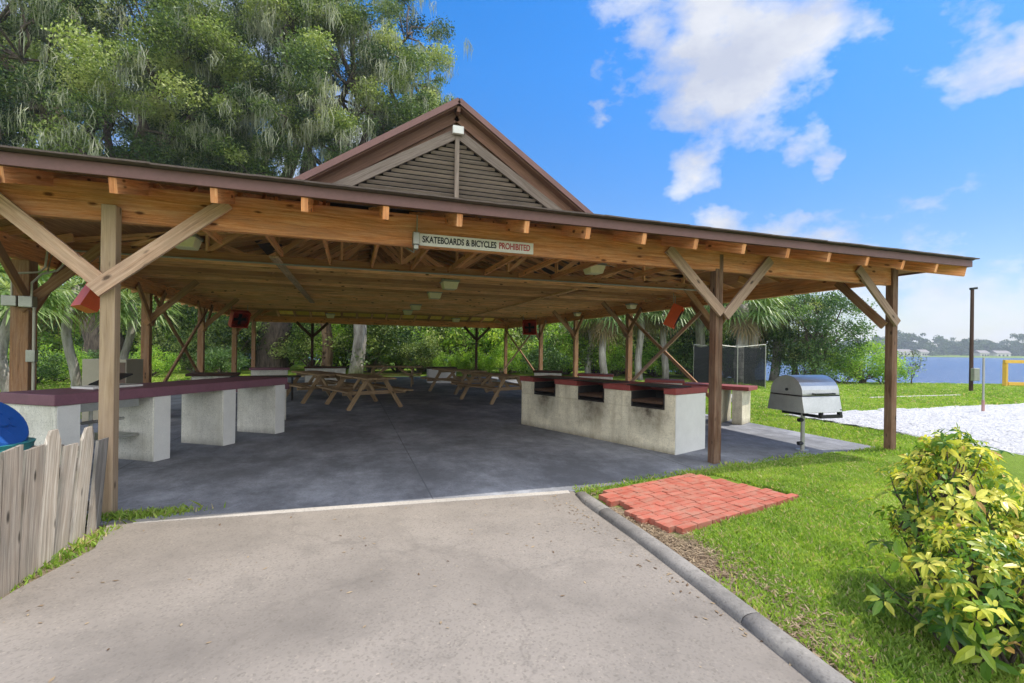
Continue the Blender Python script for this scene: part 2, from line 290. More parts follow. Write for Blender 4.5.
# ------------------------------------------------------------------ mesh builder
class MB:
    def __init__(s): s.v = []; s.f = []; s.uv = []; s.m = []; s.k = random.randint(0, 9999)
    def face(s, pts, uvs=None, mi=0):
        i = len(s.v); s.v += [tuple(p) for p in pts]; s.f.append(tuple(range(i, i+len(pts)))); s.uv += (uvs or [(p[0], p[1]) for p in pts]); s.m.append(mi)
    def beam(s, a, b, w, h, up=(0, 0, 1), mi=0, w2=None, h2=None):
        a = Vector(a); b = Vector(b); d = b-a; L = d.length; d = d/L if L else Vector((1,0,0)); up = Vector(up)
        if abs(d.dot(up)) > .98: up = Vector((0, 1, 0))
        x = d.cross(up).normalized(); z = x.cross(d).normalized()
        w2 = w if w2 is None else w2; h2 = h if h2 is None else h2
        q = lambda c, W, H: [c-x*W/2-z*H/2, c+x*W/2-z*H/2, c+x*W/2+z*H/2, c-x*W/2+z*H/2]
        A = q(a, w, h); B = q(b, w2, h2); s.k += 1; o = 10*(s.k % 4999)+5; u0 = random.random()*50
        per = [0, w, w+h, 2*w+h, 2*w+2*h]
        for i in range(4):
            j = (i+1) % 4; v0, v1 = o-.5+per[i], o-.5+per[i+1]
            s.face([A[i], B[i], B[j], A[j]][::-1], [(u0, v0), (u0+L, v0), (u0+L, v1), (u0, v1)][::-1], mi)
        s.face(A, [(u0, o), (u0, o+w), (u0+h, o+w), (u0+h, o)], mi); s.face(B[::-1], [(u0, o), (u0, o+w), (u0+h, o+w), (u0+h, o)], mi)
    def box(s, x0, y0, z0, x1, y1, z1, mi=0):      # long axis gives the grain
        dx, dy, dz = x1-x0, y1-y0, z1-z0; cx, cy, cz = (x0+x1)/2, (y0+y1)/2, (z0+z1)/2
        if dx >= dy and dx >= dz: s.beam((x0, cy, cz), (x1, cy, cz), dy, dz, mi=mi)
        elif dy >= dz: s.beam((cx, y0, cz), (cx, y1, cz), dx, dz, mi=mi)
        else: s.beam((cx, cy, z0), (cx, cy, z1), dx, dy, up=(0, 1, 0), mi=mi)
    def obox(s, O, u, w, a0, a1, b0, b1, z0, z1, mi=0):  # box in a rotated ground frame: O + u*a + w*b
        P = lambda a, b, z: (O[0]+u[0]*a+w[0]*b, O[1]+u[1]*a+w[1]*b, z)
        m = (b0+b1)/2
        s.beam(P(a0, m, (z0+z1)/2), P(a1, m, (z0+z1)/2), abs(b1-b0), z1-z0, mi=mi)
    def tube(s, pts, r, n=8, mi=0, cap=True):
        pts = [Vector(p) for p in pts]; R = r if isinstance(r, (list, tuple)) else [r]*len(pts); rings = []; L = 0; Ls = [0]
        for i in range(1, len(pts)): L += (pts[i]-pts[i-1]).length; Ls.append(L)
        s.k += 1; o = 10*(s.k % 4999)+5
        ref = Vector((0, 0, 1))
        for i, p in enumerate(pts):
            d = (pts[min(i+1, len(pts)-1)]-pts[max(i-1, 0)]).normalized()
            if abs(d.dot(ref)) > .95: ref = Vector((0, 1, 0)) if abs(d.z) > .9 else Vector((0, 0, 1))
            x = d.cross(ref).normalized(); y = x.cross(d)
            rings.append([p+(x*math.cos(t)+y*math.sin(t))*R[i] for t in [2*math.pi*k/n for k in range(n)]])
        for i in range(len(pts)-1):
            for k in range(n):
                j = (k+1) % n
                s.face([rings[i][k], rings[i][j], rings[i+1][j], rings[i+1][k]], [(Ls[i], o+k*.1), (Ls[i], o+k*.1+.1), (Ls[i+1], o+k*.1+.1), (Ls[i+1], o+k*.1)], mi)
        if cap: s.face(rings[0][::-1], None, mi); s.face(rings[-1], None, mi)
    def prism(s, prof, origin, ex, ey, ez, L, mi=0):   # profile in ex/ey plane extruded along ez
        O = Vector(origin); ex, ey, ez = Vector(ex), Vector(ey), Vector(ez)
        A = [O+ex*a+ey*b for a, b in prof]; B = [p+ez*L for p in A]; n = len(A)
        s.face(A[::-1], None, mi); s.face(B, None, mi)
        for i in range(n):
            j = (i+1) % n; s.face([A[i], A[j], B[j], B[i]], [(0, i*.1), (0, i*.1+.1), (L, i*.1+.1), (L, i*.1)], mi)
    def build(s, name, mats, parent=None, smooth=False, bevel=0, merge=True):
        me = bpy.data.meshes.new(name); me.from_pydata(s.v, [], s.f)
        ul = me.uv_layers.new(name='UVMap'); ul.data.foreach_set('uv', np.array(s.uv, 'f').ravel())
        ms = mats if isinstance(mats, (list, tuple)) else [mats]
        for m in ms: me.materials.append(M[m])
        me.polygons.foreach_set('material_index', s.m)
        if smooth: me.polygons.foreach_set('use_smooth', [True]*len(s.f))
        me.update()
        if merge:
            import bmesh
            bm = bmesh.new(); bm.from_mesh(me); bmesh.ops.remove_doubles(bm, verts=bm.verts, dist=.0004); bmesh.ops.recalc_face_normals(bm, faces=bm.faces); bm.to_mesh(me); bm.free()
        return link(name, me, parent, bevel)
WT = {}
def link(name, me, parent=None, bevel=0):
    o = bpy.data.objects.new(name, me); C.objects.link(o)
    if parent is not None:
        o.parent = parent; t = WT.get(parent.name, Vector((0, 0, 0)))
        o.location = -t
    WT[o.name] = Vector((0, 0, 0))
    if bevel:
        b = o.modifiers.new('bevel', 'BEVEL'); b.width = bevel; b.segments = 2; b.limit_method = 'ANGLE'
    return o
def thing(name, label, cat, loc=(0, 0, 0), group=None):
    o = bpy.data.objects.new(name, None); C.objects.link(o); o.location = loc; o.empty_display_size = .2; WT[o.name] = Vector(loc)
    return tag(o, label, cat, group)
def tag(o, label, cat, group=None, kind=None):
    if label: o['label'] = label
    if cat: o['category'] = cat
    if group: o['group'] = group
    if kind: o['kind'] = kind
    return o
def struct(o): o['kind'] = 'structure'; return o
def copy_tree(o, parent=None):
    c = o.copy(); C.objects.link(c); c.parent = parent
    for ch in list(o.children): copy_tree(ch, c)
    return c
def npmesh(name, verts, faces_per, uvs, mat, parent=None, smooth=False):
    """verts (n,k,3): n separate polygons of k corners; uvs (n,2) constant per polygon"""
    n, k, _ = verts.shape
    me = bpy.data.meshes.new(name); me.vertices.add(n*k); me.vertices.foreach_set('co', verts.astype('f').ravel())
    me.loops.add(n*k); me.loops.foreach_set('vertex_index', np.arange(n*k, dtype='i'))
    me.polygons.add(n); me.polygons.foreach_set('loop_start', np.arange(0, n*k, k, dtype='i'))
    ul = me.uv_layers.new(name='UVMap'); ul.data.foreach_set('uv', np.repeat(uvs, k, axis=0).astype('f').ravel())
    me.materials.append(M[mat]); me.update(calc_edges=True); me.validate()
    return link(name, me, parent)
# ------------------------------------------------------------------ terrain, water
def smooth(a, b, x): t = np.clip((x-a)/(b-a), 0, 1); return t*t*(3-2*t)
def terr():
    def ax(near, far, n1, n2):
        a = np.linspace(0, near, n1); b = near*np.power(far/near, np.linspace(0, 1, n2))[1:]
        return np.concatenate([-(np.concatenate([a, b])[::-1][:-1]), a, b])
    xs = ax(60, 1200, 61, 22); zs = ax(60, 1200, 61, 22)
    V_ = []; F_ = []
    X, Z = np.meshgrid(xs, zs)
    lakeX = smooth(8, 12, X - 0*Z)*smooth(-3, 6, X-(Z-26)*.2*0)
    h = -.02 - 1.6*smooth(25.2, 28.5, Z + (1-smooth(8.5, 15, X))*-30 + .5*np.sin(X*.35))*1.0
    land = smooth(470, 520, Z)
    h = h*(1-land) + land*(1.0+2.0*np.random.RandomState(3).rand(*h.shape))
    wx = X*YC+Z*YS; wy = -X*YS+Z*YC
    V_ = np.stack([wx, wy, h], -1).reshape(-1, 3); nx = len(xs); ny = len(zs)
    F_ = [(j*nx+i, j*nx+i+1, (j+1)*nx+i+1, (j+1)*nx+i) for j in range(ny-1) for i in range(nx-1)]
    me = bpy.data.meshes.new('lawn'); me.from_pydata(V_.tolist(), [], F_); me.materials.append(M['lawn']); me.update()
    for p in me.polygons: p.use_smooth = True
    struct(link('lawn', me))
    b = MB(); s = 1300; b.face([(-s, -s, -.34), (s, -s, -.34), (s, s, -.34), (-s, s, -.34)]); struct(b.build('lake', 'water'))
terr()
def sheet(name, poly, z0, z1, mat, bevel=0):
    b = MB(); b.prism([(x, y) for x, y in poly], (0, 0, z0), (1, 0, 0), (0, 1, 0), (0, 0, 1), z1-z0); return struct(b.build(name, mat, None, bevel=bevel))
sheet('pavilion_floor', [(-5.0, 4.85), (-1.9, 4.9), (2.32, 4.64), (4.2, 4.98), (8.1, 5.5), (8.4, 25.6), (-5.0, 25.6)], -.25, 0, 'slab')
sheet('driveway', [(-1.75, 4.30), (-1.9, 3.7), (-2.1, 1.5), (-2.3, -6), (.9, -6), (1.2, -4), (1.55, -2), (1.84, 0), (1.97, .8), (2.07, 1.6), (2.15, 2.4), (2.205, 3.2), (2.23, 4.2), (2.26, 4.63), (-1.9, 4.885)], -.25, .002, 'drive')
sheet('lawn_path', [(11.2, 13.1), (13.2, 11.55), (16.3, 11.75), (22.2, 11.95), (22.2, 12.12), (16.3, 12.0), (13.3, 11.95), (11.6, 13.5)], -.1, -.005, 'path')
sheet('slab_edge_strip', [(-1.7, 4.80), (2.2, 4.565), (2.22, 4.66), (-1.7, 4.90)], -.02, .006, 'path')
# sand court, gently rippled grid
def court():
    nx, ny = 90, 70; x0, x1, y0, y1 = 9.75, 26, -3, 9.3; V_ = []; F_ = []
    r = np.random.RandomState(2)
    for j in range(ny+1):
        for i in range(nx+1):
            x = x0+(x1-x0)*i/nx; y = y0+(y1-y0)*j/ny; e = i in (0, nx) or j in (0, ny)
            if i == 0: x += .12*(y-4.4)/1.0*.9+.05*math.sin(y*3)
            if j == ny: y += .03*x-.3
            V_.append((x, y, -.03 if e else -.01+.075*r.rand()*r.rand()))
    F_ = [(j*(nx+1)+i, j*(nx+1)+i+1, (j+1)*(nx+1)+i+1, (j+1)*(nx+1)+i) for j in range(ny) for i in range(nx)]
    me = bpy.data.meshes.new('sand_court'); me.from_pydata(V_, [], F_); me.materials.append(M['sand']); me.update()
    for p in me.polygons: p.use_smooth = True
    struct(link('sand_court', me))
court()
# kerb
b = MB(); prof = [(-.08, -.12), (-.08, .012), (-.07, .034), (-.045, .048), (-.015, .054), (.02, .053), (.045, .043), (.062, .022), (.068, -.005), (.068, -.12)]
ctr = [(4.52, 2.30), (4.3, 2.265), (3.9, 2.25), (3.2, 2.235), (2.4, 2.175), (1.6, 2.095), (.8, 1.99), (0, 1.87), (-2, 1.55), (-4, 1.2)]
def kx(y):
    for (ya, xa), (yb, xb) in zip(ctr, ctr[1:]):
        if y >= yb: return xa+(xb-xa)*(ya-y)/(ya-yb)
    return ctr[-1][1]
y = 4.5
while y > -3:
    y0 = y-.30; nj = .004 if int(y/1.83) != int(y0/1.83) else 0
    a = Vector((kx(y0), y0, 0)); c = Vector((kx(y), y, 0)); d_ = (c-a); L_ = d_.length; d_.normalize(); e_ = Vector((d_.y, -d_.x, 0))
    rr = [[(a if q == 0 else c-d_*nj)+e_*x*(1 if not (q and y > 4.4) else .85)+Vector((0, 0, z*(1 if not (q and y > 4.4) else .6))) for x, z in prof] for q in (0, 1)]
    for q in range(len(prof)-1): b.face([rr[0][q], rr[0][q+1], rr[1][q+1], rr[1][q]])
    if y > 4.4: b.face(rr[1])
    if nj: b.face(rr[1]); b.face(rr[0][::-1])
    y = y0
o = b.build('kerb', 'kerb', None, smooth=True); struct(o)
# ------------------------------------------------------------------ brick pad
def bricks():
    t = rad(14); u = Vector((math.cos(t), math.sin(t), 0)); w = Vector((-math.sin(t), math.cos(t), 0)); O = Vector((2.62, 3.36, 0)); b = MB(); r = random.Random(5)
    rows = 14
    for j in range(rows):
        off = -[0, .07, .03][j % 3]-j*.013+r.uniform(-.015, .015); base = O+w*(.082*j)
        n = 9
        for i in range(n):
            a = off+i*.206; z = .03+r.uniform(-.003, .003)
            c = base+u*(a+.1)
            if c.x < 2.47: continue
            tilt = r.uniform(-.002, .002); g = Vector((r.uniform(-.002, .002), r.uniform(-.002, .002), 0))
            b.beam(c-u*.0985+Vector((0, 0, z-.03-tilt))+g, c+u*.0985+Vector((0, 0, z-.03+tilt))+g, .074, .06)
    o = b.build('brick_pad', 'brick', None, bevel=.004); tag(o, 'patch of red brick pavers with a stepped edge, laid on the grass beside the kerb', 'brick paving')
bricks()
# ------------------------------------------------------------------ pavilion
XL, XR, YF, YB = -4.25, 8.05, 5.28, 25.0
CX = 1.9
EAVE = 2.9; SL = .27; OV = .68
pav = thing('pavilion', 'open timber picnic pavilion with a wide low brown roof and louvered gable', 'pavilion', (CX, 15, 0))
def part(b, name, mat, parent=pav, **k): return b.build(name, mat, parent, **k)
yl = [8.4, 12.6, 16.7, 21.1, YB]; yr = [9.05, 12.75, 16.4, 19.9, YB]
posts = []
def post(x, y, w, mat, top=2.62, split=False, lean=0):
    b = MB()
    if split:
        b.beam((x-.035, y, -.02), (x-.035, y, top), .055, .12, up=(0, 1, 0)); b.beam((x+.035, y+.012, -.02), (x+.035, y+.012, top+.2), .065, .12, up=(0, 1, 0))
    else: b.beam((x, y, -.02), (x+lean, y, top), w, w, up=(0, 1, 0))
    return part(b, 'post', mat, bevel=.006)
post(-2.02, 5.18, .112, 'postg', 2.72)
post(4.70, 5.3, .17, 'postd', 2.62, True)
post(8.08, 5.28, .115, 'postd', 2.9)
post(-4.25, 5.3, .2, 'post', 2.62)
for y in yl: post(XL, y, .16 if y > 9 else .2, 'post')
for y in yr: post(XR, y, .15, 'post')
post(-1.73, YB, .12, 'dark'); post(6.4, YB, .12, 'dark')
# perimeter beams
def beam(a, c, w, h, mat='wood', nm='beam'):
    b = MB(); b.beam(a, c, w, h); return part(b, nm, mat, bevel=.004)
beam((XL-.3, 5.30, 2.775), (XR+.05, 5.30, 2.755), .09, .34)
for x, s in ((XL, 1), (XR, -1)):
    beam((x, 5.36, 2.765), (x, YB-.05, 2.765), .09, .29)
beam((XL-.2, YB, 2.765), (XR+.2, YB, 2.765), .09, .29)
# purlin-like inner ledger beside front beam
beam((XL-.1, 5.42, 2.70), (XR-.06, 5.42, 2.69), .05, .14, 'rafter')
# knee braces
def brace(a, c, mat='brace', w=.04, h=.13, up=(0, 1, 0)):
    b = MB(); b.beam(a, c, h, w, up=up); return part(b, 'brace', mat, bevel=.003)
brace((-2.10, 5.06, 1.95), (-1.13, 5.225, 2.86)); brace((-2.02, 5.09, 2.0), (-3.0, 5.225, 2.84))
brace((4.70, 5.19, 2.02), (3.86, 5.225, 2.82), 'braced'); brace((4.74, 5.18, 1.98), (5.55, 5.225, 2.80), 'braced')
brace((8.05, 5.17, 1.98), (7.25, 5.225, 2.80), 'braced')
def kb(x, y, dx, dy, z=1.95, r=.78, mat='post'):
    up = (0, 1, 0) if dx else (1, 0, 0); ln = .10
    sx, sy = (0, -ln) if dx else (-ln if x > 2 else ln, 0)
    brace((x+sx, y+sy, z), (x+dx*r+sx, y+dy*r+sy, z+r), mat, up=up)
for y in yl:
    if y < YB: kb(XL, y, 0, 1); kb(XL, y, 1, 0, r=.98)
    kb(XL, y, 0, -1)
for y in yr:
    if y < YB: kb(XR, y, 0, 1); kb(XR, y, -1, 0, r=.98)
    kb(XR, y, 0, -1)
kb(XR, 5.3, 0, 1)
for x in (-1.73, 6.4): kb(x, YB, -1, 0, mat='dark', r=.7); kb(x, YB, 1, 0, mat='dark', r=.7)
# diagonal cross bracing in three bays
brace((XL+.12, 12.7, 2.55), (XL+.12, 16.6, .35), 'post', h=.09, up=(1, 0, 0)); brace((XL+.17, 16.6, 2.55), (XL+.17, 12.7, .35), 'post', h=.09, up=(1, 0, 0))
brace((XR-.12, 12.7, 2.6), (XR-.12, 9.1, .45), 'post', h=.09, up=(1, 0, 0)); brace((XR-.17, 9.3, 2.5), (XR-.17, 12.7, .35), 'brace', h=.09, up=(1, 0, 0))
brace((XR-.12, 24.8, 2.6), (XR-.12, 20.0, .35), 'post', h=.09, up=(1, 0, 0)); brace((XR-.17, 20.1, 2.5), (XR-.17, 24.8, .35), 'brace', h=.09, up=(1, 0, 0))
# trusses: bottom chord, rafters and webs
def rz(x, y):            # underside of hip roof
    d = min(x-(XL-OV), (XR+OV)-x, y-(YF-OV), (YB+OV)-y); return EAVE-.10+SL*max(d, 0)
yt = 9.0; k = 0
while yt < 21.3:
    b = MB(); b.beam((XL-.05, yt, 2.965), (XR+.05, yt, 2.965), .04, .10 if k else .12)
    if k == 0: b.beam((XL-.05, yt+.05, 2.965), (XR+.05, yt+.05, 2.965), .04, .12)
    top = rz(CX, yt)+.02
    for s in (-1, 1):
        xe = XL-.0 if s < 0 else XR
        b.beam((xe, yt, rz(xe, yt)-.02+.04), (CX-s*-.01, yt, rz(CX, yt)+.0), .04, .09)
    xs = np.linspace(XL+1.0, XR-1.0, 11 if k == 0 else 7)
    for i in range(len(xs)-1):
        x0, x1 = xs[i], xs[i+1]; zt = rz(x1, yt)-.05
        if k == 0:
            b.beam((x0, yt, 3.02), (x1, yt, max(zt, 3.1)), .04, .085); b.beam((x1, yt, 3.02), (x1, yt, max(zt, 3.1)), .04, .085)
        else: b.beam(((x0 if i % 2 else x1), yt, 3.0), ((x1 if i % 2 else x0), yt, max(zt, 3.08)), .04, .085)
    part(b, 'truss', 'rafter'); yt += .61; k += 1
# front and back jack rafters with bottom struts, tails over the beam
xs_ = np.arange(XL-.35, XR+.4, .70)
def jack(x, y0, y1, strut):
    b = MB(); s = 1 if y1 > y0 else -1
    y_end = y1
    d = min(x-(XL-OV), (XR+OV)-x); lim = d-.0
    ye = y0+s*min(abs(y1-y0), max(lim, .75))
    b.beam((x, y0, EAVE-.06-.085), (x, ye, EAVE-.06-.085+SL*abs(ye-y0)), .055, .12)
    if strut and abs(ye-y0) > 2.5:
        yb = YF+.1 if s > 0 else YB-.1
        b.beam((x+.05, yb, 2.97), (x+.05, ye, 2.97), .04, .09)
        for q in (.3, .62): yy = yb+(ye-yb)*q; b.beam((x+.05, yy, 3.0), (x+.05, yy+s*.5, EAVE-.1+SL*(abs(yy+s*.5-y0))), .038, .08)
    return part(b, 'rafter', 'wood' if s > 0 else 'rafter')
for i, x in enumerate(xs_):
    jack(x, YF-OV+.03, 8.97, True); jack(x, YB+OV-.03, 21.4, False)
for y in np.arange(5.9, 25.2, .70):
    for x, e, s in ((XL-OV+.03, XL+.4, 1), (XR+OV-.03, XR-.4, -1)):
        b = MB(); b.beam((x, y, EAVE-.145), (e, y, EAVE-.145+SL*abs(e-x)), .05, .12); part(b, 'rafter', 'rafter')
# hip rafters
for sx, xx in ((1, XL-OV), (-1, XR+OV)):
    for sy, yy in ((1, YF-OV), (-1, YB+OV)):
        b = MB(); b.beam((xx+sx*.05, yy+sy*.05, EAVE-.15), (xx+sx*4.3, yy+sy*4.3, EAVE-.15+SL*4.2), .05, .14); part(b, 'rafter', 'wood')
# roof: sheathing underside + shingle top
XA, XB, YA, YC_ = XL-OV, XR+OV, YF-OV, YB+OV
hw = (XB-XA)/2; zr = EAVE+SL*hw
def roofsurf(dz, nm, mat, inset=0.0):
    b = MB(); A = [(XA+inset, YA+inset), (XB-inset, YA+inset), (XB-inset, YC_-inset), (XA+inset, YC_-inset)]
    z = EAVE+dz; R1 = (CX, YA+hw, zr+dz); R2 = (CX, YC_-hw, zr+dz)
    P = [(x, y, z) for x, y in A]
    def uvq(pts, ax): return [((p[ax])*1.0, 5+(p[1-ax])*.05) for p in pts]
    for pts, ax in (([P[0], P[1], R1], 0), ([P[1], P[2], R2, R1], 1), ([P[2], P[3], R2], 0), ([P[3], P[0], R1, R2], 1)):
        b.face(pts, [(p[ax], 5+p[1-ax]) for p in pts])
    return part(b, nm, mat, merge=False)
roofsurf(-.055, 'roof_sheathing', 'deck', .02)
roof = roofsurf(0.0, 'roof', 'shingle')
# shingle butt edge and metal edge (fascia)
b = MB()
for a, c in (((XA, YA), (XB, YA)), ((XB, YA), (XB, YC_)), ((XB, YC_), (XA, YC_)), ((XA, YC_), (XA, YA))):
    b.beam((*a, EAVE-.035), (*c, EAVE-.035), .025, .095)
fa = b.build('fascia', 'fascia', roof)
b = MB(); r = random.Random(8); x = XA-.02
while x < XB+.02:
    l = r.uniform(.25, .4); b.beam((x, YA-.02, EAVE+.024+r.uniform(0, .007)), (min(x+l, XB+.02), YA-.02, EAVE+.024+r.uniform(0, .007)), .14, .014); x += l
y = YA
while y < YC_:
    for xx in (XA, XB): b.beam((xx, y, EAVE+.024+r.uniform(0, .006)), (xx, y+.6, EAVE+.024+r.uniform(0, .006)), .14, .014)
    y += .6
b.build('shingle_edge', 'shingle', roof)
# plywood at the far hip; light bounced off the ground is in its yellow
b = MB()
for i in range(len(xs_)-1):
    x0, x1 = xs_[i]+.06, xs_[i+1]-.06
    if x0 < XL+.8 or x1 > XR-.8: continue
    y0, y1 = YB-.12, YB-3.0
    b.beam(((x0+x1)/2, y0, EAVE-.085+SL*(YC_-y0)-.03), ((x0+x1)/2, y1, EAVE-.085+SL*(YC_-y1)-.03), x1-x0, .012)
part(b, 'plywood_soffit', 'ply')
# lateral brace boards under the chords
b = MB(); b.beam((-1.15, 8.3, 2.89), (-1.15, 16.5, 2.89), .13, .03); part(b, 'lateral_brace', 'brace')
b = MB(); b.beam((4.9, 10.0, 2.895), (4.9, 20.0, 2.895), .10, .03); part(b, 'lateral_brace', 'rafter')
# raised gable
GY = 8.57; GA = 6.03; GS = .667; GB = 3.95; half = (GA-GB)/GS; gx = 1.81
yb2 = 17.5
def slope_pts(d): return d
b = MB()
for s in (-1, 1):
    for (th, off, mi) in ((.05, 0, 0),):
        a = (gx, GA); e = (gx+s*(half+.5), GB-.5*GS)
        b.face([(a[0], GY, a[1]), (e[0], GY, e[1]), (e[0], yb2, e[1]), (a[0], yb2, a[1])]); b.face([(a[0], GY+.0, a[1]-.06), (e[0], GY, e[1]-.06), (e[0], yb2, e[1]-.06), (a[0], yb2, a[1]-.06)])
groof = part(b, 'gable_roof', 'shingle', merge=False)
b = MB()
for s in (-1, 1):   # rake metal edge
    d = Vector((s, 0, -GS)).normalized(); b.beam((gx, GY-.012, GA-.045), tuple(Vector((gx, GY-.012, GA-.045))+d*(half+.4)*1.2), .024, .10)
b.build('rake_edge', 'fascia', groof)
b = MB()
for s in (-1, 1):   # barge board behind the metal edge
    d = Vector((s, 0, -GS)).normalized(); p0 = Vector((gx, GY+.15, GA-.115)); b.beam(tuple(p0), tuple(p0+d*(half+.3)*1.2), .26, .03, up=(s*GS, 0, 1))
    p0 = Vector((gx, GY+.2, GA-.23)); b.beam(tuple(p0), tuple(p0+d*(half+.3)*1.2), .03, .2, up=(s*GS, 0, 1))
b.prism([(-half, 3.8), (half, 3.8), (half, GB+.0), (0, GA-.1), (-half, GB+.0)], (gx, GY+.24, 0), (1, 0, 0), (0, 0, 1), (0, 1, 0), .02)
b.build('gable_soffit', 'gsoff', groof)
b = MB(); TA = 5.54; ty = GY+.13; TS = .60
for s in (-1, 1):
    d = Vector((s, 0, -TS)).normalized(); p0 = Vector((gx, ty, TA-.10)); b.beam(tuple(p0), tuple(p0+d*3.0), .05, .17, up=(s*TS, 0, 1))
b.beam((gx, ty-.0, 3.8), (gx, ty-.0, TA-.15), .075, .07, up=(0, 1, 0))
part(b, 'gable_trim', 'gable')
b = MB(); z = 3.98
while z < TA-.26:
    w = (TA-.20-z)/TS
    b.beam((gx-w, ty+.05, z), (gx+w, ty+.05, z), .012, .058, up=(0, -.75, 1)); z += .083
gv = part(b, 'gable_louvers', 'gable')
b = MB(); w_ = (TA-.16-3.8)/TS; b.prism([(-w_, 3.8), (w_, 3.8), (0, TA-.16)], (gx, ty+.085, 0), (1, 0, 0), (0, 0, 1), (0, 1, 0), .015); b.build('louver_backing', 'void', gv)
b = MB(); b.box(gx-.10, ty-.11, 5.40, gx+.10, ty-.04, 5.54); part(b, 'ridge_block', 'whitep', bevel=.006)
b = MB(); b.beam((gx, GY+.02, GA-.16), (gx, yb2, GA-.16), .06, .16); part(b, 'ridge_beam', 'gsoff')
# ------------------------------------------------------------------ sign
def text(body, size, mat, loc, rot, parent, name='lettering', sx=1.0, ext=.002, off=.0):
    cu = bpy.data.curves.new(name, 'FONT'); cu.body = body; cu.size = size; cu.extrude = ext; cu.offset = off; cu.align_x = 'LEFT'; cu.align_y = 'CENTER'
    tmp = bpy.data.objects.new('tmp', cu); C.objects.link(tmp); bpy.context.view_layer.update()
    me = bpy.data.meshes.new_from_object(tmp.evaluated_get(bpy.context.evaluated_depsgraph_get())); bpy.data.objects.remove(tmp)
    w = max(v.co.x for v in me.vertices); me.materials.append(M[mat])
    me.transform(Matrix.Translation(loc) @ rot @ Matrix.Diagonal((sx, 1, 1, 1)))
    o = link(name, me, parent); return o, w*sx
sx0, sx1 = .70, 2.0
sg = thing('sign', 'long white sign with black and red lettering banning skateboards and bicycles', 'sign', (1.35, 5.22, 2.70))
b = MB(); b.box(sx0-.01, 5.215, 2.665-.062, sx1, 5.235, 2.665+.066); b.build('sign_board', 'whitep', sg, bevel=.002)
RX = Matrix.Rotation(rad(90), 4, 'X')
o, w1 = text('SKATEBOARDS & BICYCLES', .098, 'letter', (sx0+.02, 5.213, 2.667), RX, sg, sx=.60, off=.0016)
k = .83/ (w1/ .60); bpy.data.objects.remove(o)
o, w1 = text('SKATEBOARDS & BICYCLES', .098, 'letter', (sx0+.02, 5.213, 2.667), RX, sg, sx=k, off=.0022)
# small serifs give the letters their slab feet
o, w2 = text('PROHIBITED', .098, 'letred', (sx0+.02+w1+.03, 5.213, 2.667), RX, sg, sx=k, off=.0016)
jb = thing('junction_box', 'small grey green electrical box with conduit at the left end of the sign', 'electrical box', (.66, 5.2, 2.6))
b = MB(); b.box(.615, 5.15, 2.60, .685, 5.25, 2.73); b.box(.625, 5.16, 2.55, .675, 5.24, 2.598); b.build('box', 'galv', jb, bevel=.006)
b = MB(); b.tube([(.665, 5.235, 2.73), (.665, 5.235, 2.93)], .008, 6); b.tube([(.64, 5.2, 2.56), (.64, 5.3, 2.54), (.60, 5.6, 2.64)], .008, 6); b.build('conduit', 'conduit', jb)
# ------------------------------------------------------------------ ceiling lights
def clight(x, y, z, label, sc=1):
    t = thing('ceiling_light', label, 'ceiling light', (x, y, z), 'cream box lights under the pavilion ceiling')
    b = MB(); w, h = .17*sc, .15*sc; w2 = w*.78
    A = [(x-w, y-w, z+h), (x+w, y-w, z+h), (x+w, y+w, z+h), (x-w, y+w, z+h)]; B = [(x-w2, y-w2, z), (x+w2, y-w2, z), (x+w2, y+w2, z), (x-w2, y+w2, z)]
    for i in range(4): j = (i+1) % 4; b.face([A[i], A[j], B[j], B[i]])
    b.face(B); b.face(A[::-1]); b.build('housing', 'cream', t, bevel=.008)
    b = MB(); b.box(x-w*1.1, y-w*1.1, z+h+.001, x+w*1.1, y+w*1.1, z+h+.04); b.build('mount', 'galv', t)
for a in ((2.0, 10.2, 2.76, 'cream box light at the near end of the ceiling row down the middle', 1),
          (2.03, 12.3, 2.76, 'second cream box light of the middle ceiling row', .95),
          (2.05, 16.2, 2.76, 'cream box light third along the middle ceiling row', .95),
          (2.06, 18.6, 2.76, 'farthest small box light of the middle ceiling row', .95),
          (-2.19, 7.8, 2.84, 'cream box light behind the right-hand brace of the pale front post', .95),
          (4.03, 7.54, 2.84, 'cream box light above the barbecue counter, right of the sign', .9),
          (-.9, 24.2, 2.85, 'pale box light against the yellow panels at the far left eave', 1.1),
          (5.1, 24.2, 2.85, 'pale box light at the far eave, right of the middle row', 1.1),
          (7.7, 12.1, 2.72, 'pale box light on the right side beam left of the orange fan', .7),
          (7.7, 15.6, 2.72, 'small round-looking light on the right side beam over the middle side post', .6)):
    clight(*a)
# long conduit along the girder truss
b = MB(); b.tube([(XL+.1, 8.9, 2.88), (-1, 8.88, 2.87), (3, 8.9, 2.885), (XR-.1, 8.9, 2.88)], .016, 6)
b.tube([(XL+.2, 9.0, 2.86), (XL+.2, 8.62, 2.82), (XL+.18, 8.55, 2.5)], .014, 6)
tag(b.build('conduit', 'conduit'), 'thin pale conduit running across under the first roof truss', 'conduit')
